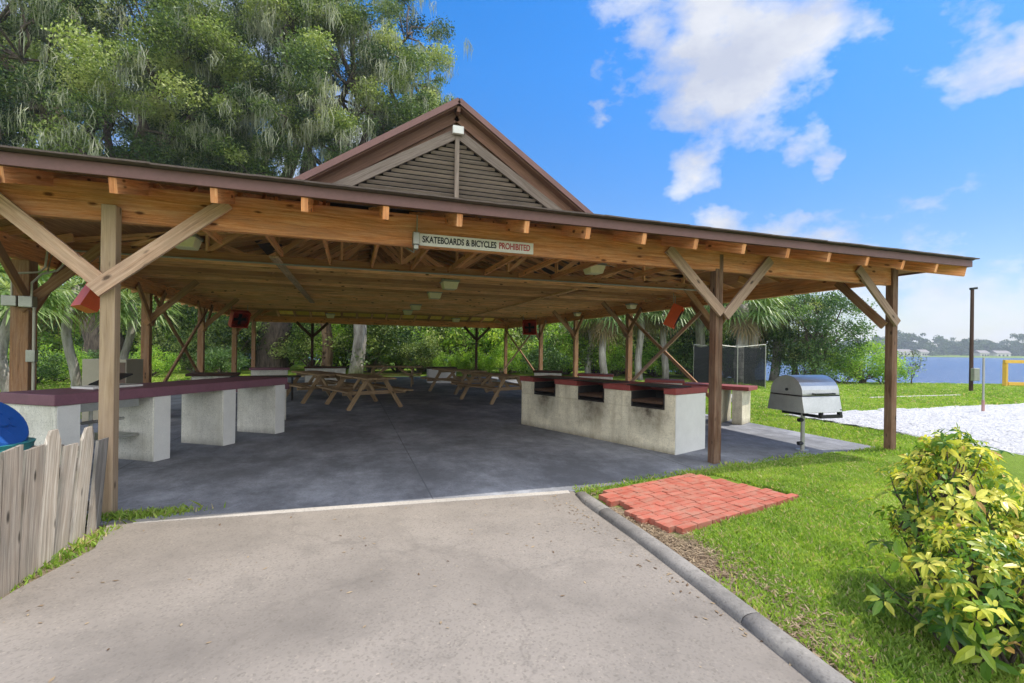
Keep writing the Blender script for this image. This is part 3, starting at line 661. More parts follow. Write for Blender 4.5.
# boxes on the big left post
t = thing('meter_box', 'grey electrical boxes with bent conduit on the thick left post', 'electrical box', (-4.18, 8.2, 2.0))
b = MB(); b.box(-4.36, 8.13, 1.98, -4.20, 8.25, 2.12); b.box(-4.18, 8.13, 1.97, -4.03, 8.25, 2.12); b.build('box', 'galv', t, bevel=.008)
b = MB(); b.tube([(-4.28, 8.2, 2.12), (-4.28, 8.2, 2.36), (-4.24, 8.2, 2.42), (-4.0, 8.2, 2.45), (-3.93, 8.2, 2.52), (-3.9, 8.2, 2.86)], .014, 7)
b.tube([(-4.05, 8.16, 2.12), (-4.05, 8.16, 2.3), (-3.95, 8.16, 2.42), (-3.78, 8.16, 2.48), (-3.72, 8.16, 2.56), (-3.7, 8.16, 2.86)], .014, 7)
b.tube([(-4.04, 8.2, 1.97), (-4.04, 8.2, .1)], .018, 7); b.build('conduit', 'conduit', t)
b = MB(); b.box(-4.09, 8.12, 1.24, -3.99, 8.2, 1.40); b.build('outlet', 'galv', t, bevel=.005)
# ------------------------------------------------------------------ fans
def fan(x, y, z, tx, ty, label, mat):
    t = thing('hanging_fan', label, 'fan', (x, y, z), 'square fans hung under the roof')
    D = Vector((tx-x, ty-y, -.9*Vector((tx-x, ty-y)).length*.55)).normalized(); X = D.cross(Vector((0, 0, 1))).normalized(); U = X.cross(D)
    O = Vector((x, y, z)); s = .28
    b = MB(); b.prism([(-s, -s), (s, -s), (s, s), (-s, s)], O-D*.13, X, U, D, .02)
    for a0, a1, b0, b1 in ((-s, -s+.03, -s, s), (s-.03, s, -s, s), (-s+.03, s-.03, -s, -s+.03), (-s+.03, s-.03, s-.03, s)):
        b.prism([(a0, b0), (a1, b0), (a1, b1), (a0, b1)], O-D*.11, X, U, D, .22)
    b.build('housing', mat, t, bevel=.006)
    b = MB(); n = 24
    for R_ in (.2, .16, .12, .08, .04):
        b.tube([O+D*.115+(X*math.cos(2*math.pi*k/n)+U*math.sin(2*math.pi*k/n))*R_ for k in range(n+1)], .004, 5, cap=False)
    for k in range(8):
        a = math.pi*k/8; v = X*math.cos(a)+U*math.sin(a); b.tube([O+D*.115-v*.21, O+D*.115+v*.21], .004, 5)
    b.build('guard', 'bmetal', t)
    b = MB()
    for k in range(4):
        a = math.pi*k/2; v = X*math.cos(a)+U*math.sin(a); q = X*-math.sin(a)+U*math.cos(a)
        b.prism([(.03, -.03), (.19, -.07), (.2, .05), (.03, .03)], O+D*.01, v, q, (D+q*.3), .006)
    b.tube([O-D*.06, O+D*.04], .045, 10); b.build('blade', 'bmetal', t)
    for s_ in (-1, 1):
        b = MB(); b.tube([O+X*.26*s_, O+X*.26*s_+Vector((0, 0, 2.9-z))], .01, 6); b.build('hanger', 'galv', t)
fan(-4.0, 9.7, 2.30, 2, 14, 'orange fan partly behind the pale left front post', 'orange')
fan(-3.6, 18.6, 2.40, 2, 10, 'dark fan with red frame hanging at the far left side', 'red')
fan(7.55, 9.95, 2.36, 12, 6, 'bright orange fan hanging left of the split right front post', 'orange')
fan(6.9, 18.3, 2.40, 2, 8, 'dark round fan with red frame far back near the right row of posts', 'red')
# ------------------------------------------------------------------ barbecue counter
def bbq():
    O = (4.47, 5.85); u = (-.347, .938); w = (.938, .347)
    t = thing('barbecue_counter', 'long yellowed masonry barbecue counter with red cap and three sooty fire openings', 'barbecue', (*O, 0))
    L = 3.45; Wd = .83
    op = [(.17, .78), (1.32, 1.92), (2.48, 3.08)]
    b = MB(); b.obox(O, u, w, 0, L, 0, Wd, 0, .63); b.obox(O, u, w, 0, L, Wd-.15, Wd, .63, .87)
    e = 0
    for a0, a1 in op+[(L, L)]: b.obox(O, u, w, e, a0, 0, Wd-.15, .63, .87); e = a1
    b.build('wall', 'bbq', t, bevel=.006)
    b = MB(); b.obox(O, u, w, -.016, -.002, .012, Wd-.012, .0, .865); b.build('end_wall', 'whitep', t)
    b = MB(); e = -.03
    for a0, a1 in op+[(L+.03, L+.03)]: b.obox(O, u, w, e, a0, -.03, Wd+.03, .87, .96); e = a1
    for a0, a1 in op: b.obox(O, u, w, a0, a1, Wd-.3, Wd+.03, .87, .96)
    b.build('cap', 'maroon', t, bevel=.008)
    for a0, a1 in op:
        b = MB(); b.obox(O, u, w, a0+.002, a0+.03, .01, Wd-.16, .632, .868); b.obox(O, u, w, a1-.03, a1-.002, .01, Wd-.16, .632, .868)
        b.obox(O, u, w, a0+.03, a1-.03, .01, Wd-.16, .632, .65); b.obox(O, u, w, a0+.03, a1-.03, Wd-.2, Wd-.16, .65, .868)
        fb = b.build('firebox', 'soot', t)
        b = MB()
        for q in range(9): y = .0+q*.06; b.obox(O, u, w, a0+.03, a1-.03, y, y+.014, .735, .749)
        b.obox(O, u, w, a0+.03, a1-.03, -.02, .0, .71, .75); b.build('grate', 'rust', fb)
        b = MB()
        b.obox(O, u, w, a0-.12, a1+.05, -.05, Wd-.31, .962, .974); b.build('hot_plate', 'bmetal', t)
        b = MB(); 
bbq()
def block(O, u, L, Wd, H, capm, wallm, name, label, cat, pillars=None, pw=.23, cap=.1, ov=.03, group=None, left=False):
    """cap slab carried on pillars (list of offsets along u) or on one solid wall"""
    s = -1 if left else 1; w = (u[1]*s, -u[0]*s)
    t = thing(name, label, cat, (*O, 0), group)
    if pillars is None:
        b = MB(); b.obox(O, u, w, 0, L, 0, Wd, 0, H-cap); b.build('wall', wallm, t, bevel=.006)
    else:
        for a in pillars:
            b = MB(); b.obox(O, u, w, a, a+pw, 0, Wd, 0, H-cap); b.build('pillar', wallm, t, bevel=.006)
    b = MB(); b.obox(O, u, w, -ov, L+ov, -ov, Wd+ov, H-cap, H); b.build('cap', capm, t, bevel=.008); return t
d = (.546, .838)
lc = block((-2.95, 6.37), d, 3.44, .77, .95, 'plum', 'pillar', 'serving_counter', 'long plum-topped counter on white masonry pillars along the left side', 'counter', [0, 1.065, 2.13, 3.195], .24, .12, .03, left=True)
for a in (0, 1.065, 2.13, 3.195):
    for ch in list(lc.children):
        pass
    b = MB(); b.obox((-2.95, 6.37), d, (-d[1], d[0]), a+.012, a+.228, -.012, -.002, .0, .825); b.build('end_panel', 'whitep', lc)
b = MB(); P = lambda a, c, z: (-2.95+d[0]*a-d[1]*c, 6.37+d[1]*a+d[0]*c, z)
b.tube([P(.3, .4, .55), P(1.0, .4, .55)], .02, 8); b.tube([P(.65, .45, .8), P(.65, .45, .3), P(.65, .6, .2)], .022, 8)
b.beam(P(.3, .3, .78), P(.98, .3, .78), .35, .12); b.build('sink_basin', 'steel', lc)
b = MB(); b.beam(P(.28, .45, .35), P(1.04, .45, .35), .5, .03); b.build('shelf', 'galv', lc)
block((-1.2, 10.72), (-.546, -.838), .9, .6, .73, 'plum', 'pillar', 'low_counter', 'short low plum-topped counter just past the far end of the long one', 'counter', [0.02], .2, .1, .03)
block((7.0, 9.05), (.5, -.866), 1.45, .6, .79, 'maroon', 'bbq', 'low_counter', 'short maroon-topped counter on cream pillars behind the split front post', 'counter', [0, .75, 1.15], .2, .08, .03, left=True)
block((6.35, 9.3), (.80, -.60), .75, .5, .86, 'maroon', 'pillar', 'low_counter', 'small pale counter seen over the near end of the barbecue, beside a side post', 'counter', None, .2, .06, .05, left=True)
block((6.3, 12.5), (.85, -.53), .9, .5, .84, 'maroon', 'pillar', 'low_counter', 'pale counter with thin red cap seen over the middle of the barbecue', 'counter', None, .2, .06, .04)
block((5.5, 14.0), (.9, -.44), .8, .5, .86, 'dark', 'pillar', 'low_counter', 'pale counter with dark cap seen over the far end of the barbecue', 'counter', None, .2, .06, .04)
block((-4.0, 15.2), (1, .1), .95, .5, .74, 'dark', 'pillar', 'low_counter', 'small white counter with dark wooden top by the crossed left braces', 'counter', None, .2, .07, .12)
block((-3.3, 19.2), (1, .1), 1.15, .5, .72, 'plum', 'pillar', 'low_counter', 'white counter with purple top in front of the dark oak trunk', 'counter', None, .2, .07, .06)
block((3.2, 21.2), (1, -.05), 1.2, .6, .68, 'dark', 'whitep', 'low_counter', 'white counter block standing alone at the back edge of the floor', 'counter', None, .2, .07, .04)
block((-1.6, 19.6), (1, .1), 1.4, .5, .75, 'dark', 'pillar', 'low_counter', 'white counter behind the left picnic tables at the far edge of the floor', 'counter', None, .2, .06, .04)
# tray and lid on the long counter
t = thing('griddle_tray', 'white tray with a dark propped lid lying on the near end of the plum counter', 'tray', (*P(.9, .45, .95)[:2], .95))
b = MB(); b.beam(P(.55, .45, .965), P(1.15, .45, .965), .35, .026); b.build('tray', 'whitep', t, bevel=.004)
b = MB(); b.beam(P(.75, .5, .985), P(1.08, .5, 1.11), .28, .016); b.build('lid', 'bmetal', t)
# utility cabinet
t = thing('utility_cabinet', 'beige utility cabinet with a brown door standing behind the left counter', 'cabinet', (-4.9, 11.9, 0))
b = MB(); b.obox((-4.83, 11.3), (.93, -.2), (.2, .93), 0, .82, 0, .5, 0, 1.2); b.build('cabinet_body', 'beige', t, bevel=.01)
b = MB(); b.obox((-4.83, 11.3), (.93, -.2), (.2, .93), .42, .80, -.02, -.002, .12, 1.14); b.build('door', 'brown', t)
# ------------------------------------------------------------------ picnic tables
def table(mat='table', name='picnic_table'):
    t = thing(name, '', 'picnic table', (0, 0, 0), 'wooden picnic tables under the roof')
    b = MB()
    for i in range(5): x = -.30+i*.15; b.beam((x, -1.1, .75), (x, 1.1, .75), .14, .038)
    b.build('tabletop', mat, t, bevel=.003)
    for s in (-1, 1):
        b = MB()
        for q in (0, 1): b.beam((s*(.62+q*.14), -1.1, .45), (s*(.62+q*.14), 1.1, .45), .13, .038)
        b.build('bench', mat, t, bevel=.003)
    for y in (-.75, .75):
        s_ = 1 if y > 0 else -1
        for s in (-1, 1):
            b = MB(); b.beam((s*.22, y, .72), (s*.68, y, 0), .085, .04, up=(0, 1, 0), w2=.1) if False else b.beam((s*.22, y, .72), (s*.68, y, 0), .10, .04, up=(0, 1, 0)); b.build('leg', mat, t, bevel=.003)
        b = MB(); b.beam((-.80, y-s_*.04, .40), (.80, y-s_*.04, .40), .038, .09); b.beam((-.34, y-s_*.04, .69), (.34, y-s_*.04, .69), .038, .085)
        b.beam((0, y-s_*.07, .40), (0, y-s_*.55, .71), .038, .085); b.build('cross_support', mat, t, bevel=.003)
    return t
T0 = table()
tl = [((.34, 12.85), 20.7, 'weathered wooden picnic table nearest the camera, on the left of the floor'),
      ((-.85, 14.6), 24, 'wooden picnic table just behind and left of the nearest one'),
      ((4.0, 13.4), 20, 'wooden picnic table half hidden by the far end of the barbecue counter'),
      ((3.55, 16.3), 24, 'picnic table behind the one at the end of the barbecue counter'),
      ((1.6, 19.4), 80, 'dark picnic table standing sideways at the back of the floor')]
for i, (p, a, l) in enumerate(tl):
    o = T0 if i == 0 else copy_tree(T0)
    o.location = (*p, 0); o.rotation_euler = (0, 0, rad(a)); o['label'] = l
# black metal bench table on left
t = thing('metal_table', 'low black metal table behind the far end of the plum counter', 'table', (-2.1, 14.6, 0))
b = MB(); b.beam((-3.0, 14.5, .66), (-1.3, 14.7, .66), .6, .03); b.build('tabletop', 'bmetal', t)
for x in (-2.8, -2.4, -1.8, -1.5):
    b = MB(); b.tube([(x, 14.5, .64), (x, 14.5, 0)], .025, 6); b.build('leg', 'bmetal', t)
# ------------------------------------------------------------------ barrel grill on a post
def grill():
    cx, cy = 6.68, 5.62; t = thing('pedestal_grill', 'stainless steel barrel-lid charcoal grill on a single post at the slab edge', 'grill', (cx, cy, 0))
    b = MB(); b.tube([(cx-.02, cy, -.05), (cx-.02, cy, .60)], .03, 10); b.tube([(cx-.02, cy, 0), (cx-.02, cy, .012)], .09, 12); b.build('post', 'galv', t, smooth=False)
    b = MB(); b.tube([(cx-.11, cy, .11), (cx-.03, cy, .11)], .03, 8); b.tube([(cx-.11, cy, .47), (cx-.03, cy, .47)], .03, 8); b.build('clamp', 'bmetal', t)
    b = MB(); b.beam((cx-.02, cy-.33, .555), (cx-.02, cy+.36, .555), .05, .04); b.beam((cx-.02, cy-.30, .57), (cx-.02, cy-.30, .64), .04, .05); b.beam((cx-.02, cy+.34, .57), (cx-.02, cy+.34, .66), .04, .05)
    b.beam((cx-.05, cy-.30, .555), (cx+.40, cy-.30, .555), .04, .05); b.beam((cx+.36, cy-.30, .56), (cx+.36, cy-.30, .66), .05, .05); b.build('bracket', 'bmetal', t)
    prof = [(-.33, .62), (.33, .62), (.285, .86), (-.285, .86)]
    b = MB(); b.prism(prof, (cx-.38, cy, 0), (0, 1, 0), (0, 0, 1), (1, 0, 0), .76); b.build('firebox', 'steel', t, bevel=.006)
    prof = [(.285, .875)]+[(.285*math.cos(a), .90+.265*math.sin(a)) for a in np.linspace(0, math.pi, 15)]+[(-.285, .875)]
    b = MB(); b.prism(prof[::-1], (cx-.37, cy, 0), (0, 1, 0), (0, 0, 1), (1, 0, 0), .74); l = b.build('lid', 'steel', t, bevel=.004)
    b = MB(); b.tube([(cx-.2, cy-.30, .90), (cx-.2, cy-.35, .90), (cx+.2, cy-.35, .90), (cx+.2, cy-.30, .90)], .012, 8); b.build('handle', 'bmetal', l)
    b = MB(); b.tube([(cx-.385, cy-.02, .95), (cx-.372, cy-.02, .95)], .022, 12); b.build('vent', 'bmetal', l)
    b = MB(); b.box(cx-.385, cy-.28, .862, cx+.385, cy+.28, .874); b.build('seam', 'void', t)
grill()
# ------------------------------------------------------------------ picket enclosure and bins
f_ = thing('picket_fence', 'low leaning enclosure of weathered grey pickets beside the driveway', 'fence', (-2.0, 4.3, 0))
r = random.Random(3)
def gp(px, py):
    q = ray(px, py); k = -1.5/q.z; return Vector((q.x*k, q.y*k, 0))
FA, FB = gp(93, 527), gp(5, 590); FD = (FB-FA).normalized(); FN = Vector((FD.y, -FD.x, 0))
def onfence(px, py):
    q = ray(px, py); C0 = Vector((0, 0, 1.5)); k = (FA-C0).dot(FN)/q.dot(FN); return C0+q*k
for bx_, by_, tx_, ty_, pt in ((92, 528, 101, 439, 0), (75, 538, 87, 427, 1), (58, 549, 70, 444, 0), (42, 560, 52, 430, 1), (25, 573, 32, 448, 0), (4, 592, 8, 450, 0), (-19, 612, -12, 450, 1), (-45, 636, -36, 448, 0)):
    Bp, Tp = onfence(bx_, by_), onfence(tx_, ty_); ex = FD*-1; ey = (Tp-Bp); h = ey.length; ey.normalize(); w = r.uniform(.175, .20); ey = (ey+FD*r.uniform(-.03, .02)).normalized()
    prof = [(-w/2, -.03), (w/2, -.03), (w/2, h-.09), (w*.22, h), (-w*.22, h), (-w/2, h-.09)] if pt else [(-w/2, -.03), (w/2, -.03), (w/2, h+r.uniform(-.015, .015)), (-w/2, h)]
    b = MB(); k0 = r.randint(1, 900)*10+5; O = Bp; n = ex.cross(ey)
    A = [O+ex*a+ey*c for a, c in prof]; B = [p+n*.02 for p in A]; uv = [(c, k0+a) for a, c in prof]
    b.face(A, uv); b.face(B[::-1], uv[::-1])
    for i in range(len(A)): j = (i+1) % len(A); b.face([A[i], B[i], B[j], A[j]], [uv[i], (uv[i][0], uv[i][1]+.02), (uv[j][0], uv[j][1]+.02), uv[j]])
    b.build('picket', 'picket', f_)
OFF = FN*(.05 if FN.x < 0 else -.05)
def rl(a, c, z, w=.04, h=.08): b = MB(); b.beam(a+Vector((0, 0, z)), c+Vector((0, 0, z)), w, h); b.build('rail', 'picket', f_)
rl(FA+OFF, FB+FD*.4+OFF, .55); rl(FA+OFF, FB+FD*.4+OFF, .18)
BK = Vector((-1.3, .34, 0)); rl(FA+OFF, FA+OFF+BK, .62, .03, .09); rl(FA+OFF, FA+OFF+BK, .25, .03, .09)
for i in range(9):
    b = MB(); p = FA+OFF+BK*((i+.5)/9)+Vector((0, -.03, 0)); b.beam(p, p+Vector((0, 0, .66+r.uniform(-.03, .03))), .12, .02, up=(.25, .97, 0)); b.build('picket', 'picket', f_)
def bin_(x, y, body, lid, label, open_=0):
    t = thing('waste_bin', label, 'bin', (x, y, 0), 'bins inside the picket enclosure')
    b = MB(); n = 24; rr = .25
    b.tube([(x, y, 0), (x, y, .35), (x, y, .68), (x, y, .71)], [rr*.82, rr*.92, rr, rr*1.05], n); b.build('bin_body', body, t, smooth=False)
    b = MB(); R_ = rr*.98; n = 28
    ax = Vector((math.sin(open_)*.75, -math.sin(open_)*.15, math.cos(open_))).normalized()
    c = Vector((x+.02, y-.02, .73+math.sin(open_)*.12)) if open_ else Vector((x, y, .82))
    b.tube([c, c+ax*.015, c+ax*.05, c+ax*.075], [R_, R_*1.02, R_*.95, R_*.85], n)
    for k in range(8):
        a = 2*math.pi*k/8
        X = ax.orthogonal().normalized(); Y = ax.cross(X); v = X*math.cos(a)+Y*math.sin(a); b.beam(c+ax*.072+v*.08, c+ax*.052+v*R_*.9, .018, .018, up=tuple(ax))
    b.tube([c+ax*.07, c+ax*.095], [.06, .05], 14); b.build('lid', lid, t, smooth=False)
bin_(-2.66, 4.86, 'teal', 'blue', 'teal bin with a round blue lid propped open, inside the pickets', rad(62))
# ------------------------------------------------------------------ lake side furniture
t = thing('light_pole', 'tall dark pole with a grey box halfway up standing on the lawn by the lake', 'pole', (24.96, 13.11, 0))
b = MB(); b.tube([(24.96, 13.11, -.3), (24.96, 13.11, 4.35)], [.075, .06], 10); b.build('pole', 'dark', t)
b = MB(); b.box(24.7, 12.85, .45, 25.05, 13.0, .98); b.build('control_box', 'galv', t, bevel=.02)
b = MB(); b.beam((24.9, 13.13, 4.33), (25.12, 13.06, 4.36), .14, .09); b.build('lamp_head', 'bmetal', t)
t = thing('net_post', 'thin grey net post with pink base padding standing in the white sand', 'net post', (16.03, 8.15, 0), None)
b = MB(); b.tube([(16.03, 8.15, 0), (16.03, 8.15, 1.45)], .025, 8); b.build('pole', 'galv', t)
b = MB(); b.tube([(16.03, 8.15, .02), (16.03, 8.15, .32)], .036, 8); b.build('padding', 'pink', t)
t = thing('yellow_frame', 'yellow wooden goal frame at the lake edge, cut by the right of the picture', 'goal frame', (31.2, 14.9, 0))
X1, Y1 = 31.15, 14.97; X2, Y2 = 31.15+3*YC, 14.97-3*YS
for nm, a, c in (('upright', (X1, Y1, 0), (X1, Y1, 1.15)), ('upright', (X2, Y2, 0), (X2, Y2, 1.15)), ('crossbar', (X1-.1, Y1, 1.23), (X2+.1, Y2, 1.23)), ('bottom_rail', (X1+.12, Y1-.04, .12), (X2-.1, Y2+.03, .12))):
    b = MB(); b.beam(a, c, .14, .16, up=(0, 0, 1) if nm[0] in 'cb' else (0, 1, 0)); b.build(nm, 'yellow', t)
# net cage
t = thing('net_cage', 'black net cage on white poles standing on the grass by the palms', 'net cage', (15.2, 16.2, 0))
cor = [(14.5, 16.7), (16.7, 15.9), (17.6, 18.0), (15.4, 18.8)]
for x, y in cor+[(15.6, 16.3)]:
    b = MB(); b.tube([(x, y, 0), (x, y, 1.85)], .02, 6); b.build('pole', 'galv', t)
b = MB()
for i in range(4): j = (i+1) % 4; b.tube([(*cor[i], 1.85), ((cor[i][0]+cor[j][0])/2, (cor[i][1]+cor[j][1])/2, 1.72), (*cor[j], 1.85)], .015, 5)
b.build('top_cable', 'galv', t)
b = MB()
for i in range(4):
    j = (i+1) % 4; a = Vector((*cor[i], 0)); c = Vector((*cor[j], 0)); n = 52
    for q in range(1, n):
        p = a.lerp(c, q/n); b.tube([p+Vector((0, 0, .05)), p+Vector((0, 0, 1.80-.1*math.sin(math.pi*q/n)))], .0085, 3, cap=False)
    for q in range(1, 28):
        z = .05+1.66*q/28; b.tube([a+Vector((0, 0, z)), c+Vector((0, 0, z))], .0085, 3, cap=False)
b.build('netting', 'net', t, merge=False)
# stones by the second counter
def stones(cx, cy, n, s, label):
    b = MB(); r = random.Random(int(cx*10))
    import bmesh
    bm = bmesh.new()
    for i in range(n):
        g = bmesh.ops.create_icosphere(bm, subdivisions=2, radius=s*r.uniform(.6, 1))
        o_ = Vector((cx+r.uniform(-.4, .4), cy+r.uniform(-.15, .15), s*.4))
        for v in g['verts']: v.co = Vector((v.co.x*1.3, v.co.y, v.co.z*.8))*(1+r.uniform(-.12, .12))+o_
    me = bpy.data.meshes.new('stone_pile'); bm.to_mesh(me); bm.free(); me.materials.append(M['rock']); tag(link('stone_pile', me), label, 'stones')
stones(10.9, 11.7, 5, .22, 'small heap of grey stones on the grass beside the net cage')
# ------------------------------------------------------------------ vegetation
def rot_rand(n, rs, flat=.0):
    a = rs.normal(size=(n, 3)); a[:, 2] = a[:, 2]+flat; a /= np.linalg.norm(a, axis=1, keepdims=True)
    h = rs.normal(size=(n, 3)); x = np.cross(a, h); x /= np.linalg.norm(x, axis=1, keepdims=True); return x, np.cross(a, x)
def leaves(P, size, rs, aspect=.5, flat=.5, sv=.35):
    n = len(P); x, y = rot_rand(n, rs, flat); s = size*(1+sv*rs.uniform(-1, 1, (n, 1)))
    return np.stack([P-x*s*.5, P+y*s*.5*aspect, P+x*s*.5, P-y*s*.5*aspect], 1)
def clumpcloud(centers, radii, per, rs, squash=.75, tv=.22):
    out = []; tone = []
    for c, r in zip(centers, radii):
        n = max(int(per*r*r), 8); d = rs.normal(size=(n, 3)); d /= np.linalg.norm(d, axis=1, keepdims=True)
        rr = r*np.power(rs.rand(n, 1), .45)*(1+.25*rs.normal(size=(n, 1))*.5); p = d*rr; p[:, 2] *= squash; out.append(c+p)
        tone.append(np.clip(rs.normal(.48, tv)+rs.normal(0, .15, n), 0, 1))
    return np.concatenate(out), np.concatenate(tone)
def limb(b, p, q, r0, r1, rs, n=5, wob=.12):
    p = np.array(p, float); q = np.array(q, float); L = np.linalg.norm(q-p); pts = []
    for i in range(n+1):
        t = i/n; c = p+(q-p)*t
        if 0 < i < n: c = c+rs.normal(size=3)*L*wob*.5; 
        c[2] += math.sin(t*math.pi)*L*.06; pts.append(tuple(c))
    b.tube(pts, [r0+(r1-r0)*(i/n) for i in range(n+1)], 7, cap=False); return pts
def oak(base, H, R, tr, seed, label, nclump=120, per=260, lsize=.17, moss=0, mat='oak', name='oak_tree', crown_z=.35, cat='tree', group=None, lean=(0, 0), crad=(.7, 1.5)):
    rs = np.random.RandomState(seed); t = thing(name, label, cat, (*base, 0), group)
    bx, by = base; fork = np.array([bx+lean[0]*.3, by+lean[1]*.3, H*crown_z*.75]); b = MB()
    limb(b, (bx, by, -.3), fork, tr*1.25, tr*.85, rs, 4, .06)
    cen = []; rads = []
    cz = H*(crown_z+(1-crown_z)*.5); hz = H*(1-crown_z)*.5
    mains = []
    for i in range(7):
        a = 2*math.pi*(i+rs.rand()*.6)/7; e = np.array([bx+lean[0]+math.cos(a)*R*.55, by+lean[1]+math.sin(a)*R*.55, cz+rs.uniform(-.2, .6)*hz])
        mains.append(limb(b, fork, e, tr*.6, tr*.14, rs, 6, .14))
    allp = [np.array(p) for m_ in mains for p in m_[2:]]
    for i in range(nclump):
        d = rs.normal(size=3); d /= np.linalg.norm(d); rr = rs.uniform(.45, 1)**.6
        c = np.array([bx+lean[0]+d[0]*R*rr, by+lean[1]+d[1]*R*rr, cz+d[2]*hz*rr]); 
        cr = rs.uniform(*crad); cen.append(c); rads.append(cr)
        if i % 2 == 0:
            k = min(allp, key=lambda p: np.linalg.norm(p-c)); limb(b, k, c, tr*.10, .02, rs, 4, .2)
    b.build('trunk', 'bark', t, smooth=True)
    P_, tn = clumpcloud(cen, rads, per, rs, .62, .27); V_ = leaves(P_, lsize, rs)
    npmesh('crown', V_, 4, np.stack([tn, rs.rand(len(tn))], 1), mat, t)
    if moss:
        n = moss; ci = rs.choice(rs.permutation(len(cen))[:max(len(cen)*6//10, 3)], n); ms = []; tn = []
        for i in ci:
            c = cen[i]+rs.normal(size=3)*rads[i]*.55; c[2] -= rads[i]*.3; m_ = rs.randint(10, 26); L0 = rs.uniform(.4, 1.35)
            for q in range(m_):
                p = c+np.array([rs.normal()*.14, rs.normal()*.14, rs.uniform(-.1, .2)]); a = rs.rand()*6.28; L = L0*rs.uniform(.5, 1.1); w = rs.uniform(.008, .026)
                v = np.array([math.cos(a)*w, math.sin(a)*w, 0]); sw = np.array([rs.normal()*.09, rs.normal()*.09, 0])
                e = p+sw+np.array([0, 0, -L]); m1 = p+sw*2+np.array([0, 0, -L*.45])
                ms.append(np.stack([p-v*.5, p+v*.5, m1+v, m1-v])); ms.append(np.stack([m1-v, m1+v, e+v*.12, e-v*.12])); tt = rs.rand(); tn += [tt, tt]
        npmesh('hanging_moss', np.array(ms), 4, np.stack([np.array(tn), np.zeros(len(tn))], 1), 'moss', t)
    return t
# big oaks behind the left of the roof
oak(cw(-22.8, 26.5), 22, 9.0, .80, 1, 'broad grey-trunked live oak with moss behind the pale front post', 200, 950, .14, 700, crown_z=.40, crad=(.6, 1.35))
oak(cw(-15.2, 30.5), 24, 9.0, .85, 2, 'huge dark-trunked live oak hung with moss behind the back left corner', 210, 950, .14, 900, crown_z=.40, crad=(.6, 1.35), lean=(1.0, 0))
oak(cw(-30, 31), 23, 9.5, .7, 3, 'moss-hung live oak at the left edge of the view', 180, 780, .15, 600, crown_z=.36, crad=(.7, 1.4))
oak(cw(-9.2, 33), 27, 6.8, .6, 4, 'live oak whose crown shows left of the gable peak', 160, 850, .14, 500, crown_z=.42, lean=(-1.6, 0), crad=(.55, 1.25))
# palms
def palm(base, H, seed, label, tr=.2, nf=34, fr=1.5, mat='palm', boots=False, cat='palm', group='cabbage palms around the pavilion', skirt=0):
    rs = np.random.RandomState(seed); t = thing('palm_tree', label, cat, (*base, 0), group); b = MB(); bx, by = base
    pts = [(bx+.12*math.sin(i*.9+seed), by+.1*math.cos(i*.7+seed), -.2+(H+.2)*i/7) for i in range(8)]; b.tube(pts, [tr*1.15, tr, tr, tr*.95, tr*.95, tr, tr, tr*.8], 12)
    if boots:
        for i in range(90):
            z = rs.uniform(.3, H); a = rs.rand()*6.28; v = Vector((math.cos(a), math.sin(a), .9)).normalized(); p = Vector((bx, by, z))+Vector((v.x, v.y, 0))*tr*.85; b.beam(p, p+v*rs.uniform(.12, .3), .07, .03)
    b.build('trunk', 'bootb' if boots else 'pbark', t, smooth=not boots)
    top = np.array([bx, by, H]); qs = []; tn = []; qd = []; td = []
    def frond(dirv, L, dead):
        droop = np.array([0, 0, -1.0]); base_ = top+dirv*L*.0; tip = top+dirv*L*.55+droop*L*.06
        side = np.cross(dirv, [0, 0, 1.]); side /= max(np.linalg.norm(side), 1e-3); up = np.cross(side, dirv); k = 17
        s_ = side*.02; (qd if dead else qs).append(np.stack([top-s_, top+s_, tip+s_, tip-s_])); (td if dead else tn).append(.9)
        tone = np.clip(rs.normal(.5, .2), 0, 1)
        for j in range(k):
            a = (j/(k-1)-.5)*math.radians(250); dv = dirv*math.cos(a)+side*math.sin(a)*.95+up*(-.1); dv /= np.linalg.norm(dv)
            l = L*.62*(1-.25*abs(j/(k-1)-.5)*2)*rs.uniform(.85, 1.1); w = .035*L; n_ = np.cross(dv, up); n_ /= max(np.linalg.norm(n_), 1e-3)
            m_ = tip+dv*l*.55+droop*l*.06; e = tip+dv*l*.9+droop*l*rs.uniform(.22, .45)
            (qd if dead else qs).append(np.stack([tip-n_*w*.3, tip+n_*w*.3, m_+n_*w*.5, m_-n_*w*.5])); (qd if dead else qs).append(np.stack([m_-n_*w*.5, m_+n_*w*.5, e+n_*w*.06, e-n_*w*.06]))
            v = np.clip(tone+rs.normal()*.12, 0, 1); (td if dead else tn).extend([v, v])
    for i in range(nf):
        a = i*2.399+rs.normal()*.2; e = math.asin(np.clip(-.45+1.35*(i+.5)/nf, -1, .97)); frond(np.array([math.cos(a)*math.cos(e), math.sin(a)*math.cos(e), math.sin(e)]), fr*rs.uniform(.85, 1.1), False)
    for i in range(skirt):
        a = rs.rand()*6.28; e = -rs.uniform(.9, 1.3); frond(np.array([math.cos(a)*math.cos(e), math.sin(a)*math.cos(e), math.sin(e)]), fr*rs.uniform(.6, .9), True)
    npmesh('fronds', np.array(qs), 4, np.stack([tn, np.zeros(len(tn))], 1), mat, t)
    if skirt: npmesh('dry_fronds', np.array(qd), 4, np.stack([td, np.zeros(len(td))], 1), 'dead', t)
    return t
def P2(px, Z): return cw((px-512)/481*Z, Z)
palm(P2(358, 26.5), 5.0, 5, 'palm with a smooth pale trunk behind the middle of the floor', .36, 34, 2.3, skirt=8)
palm(P2(326, 27.5), 4.8, 6, 'palm with a rough booted trunk left of the smooth pale one', .30, 30, 2.0, boots=True, skirt=10)
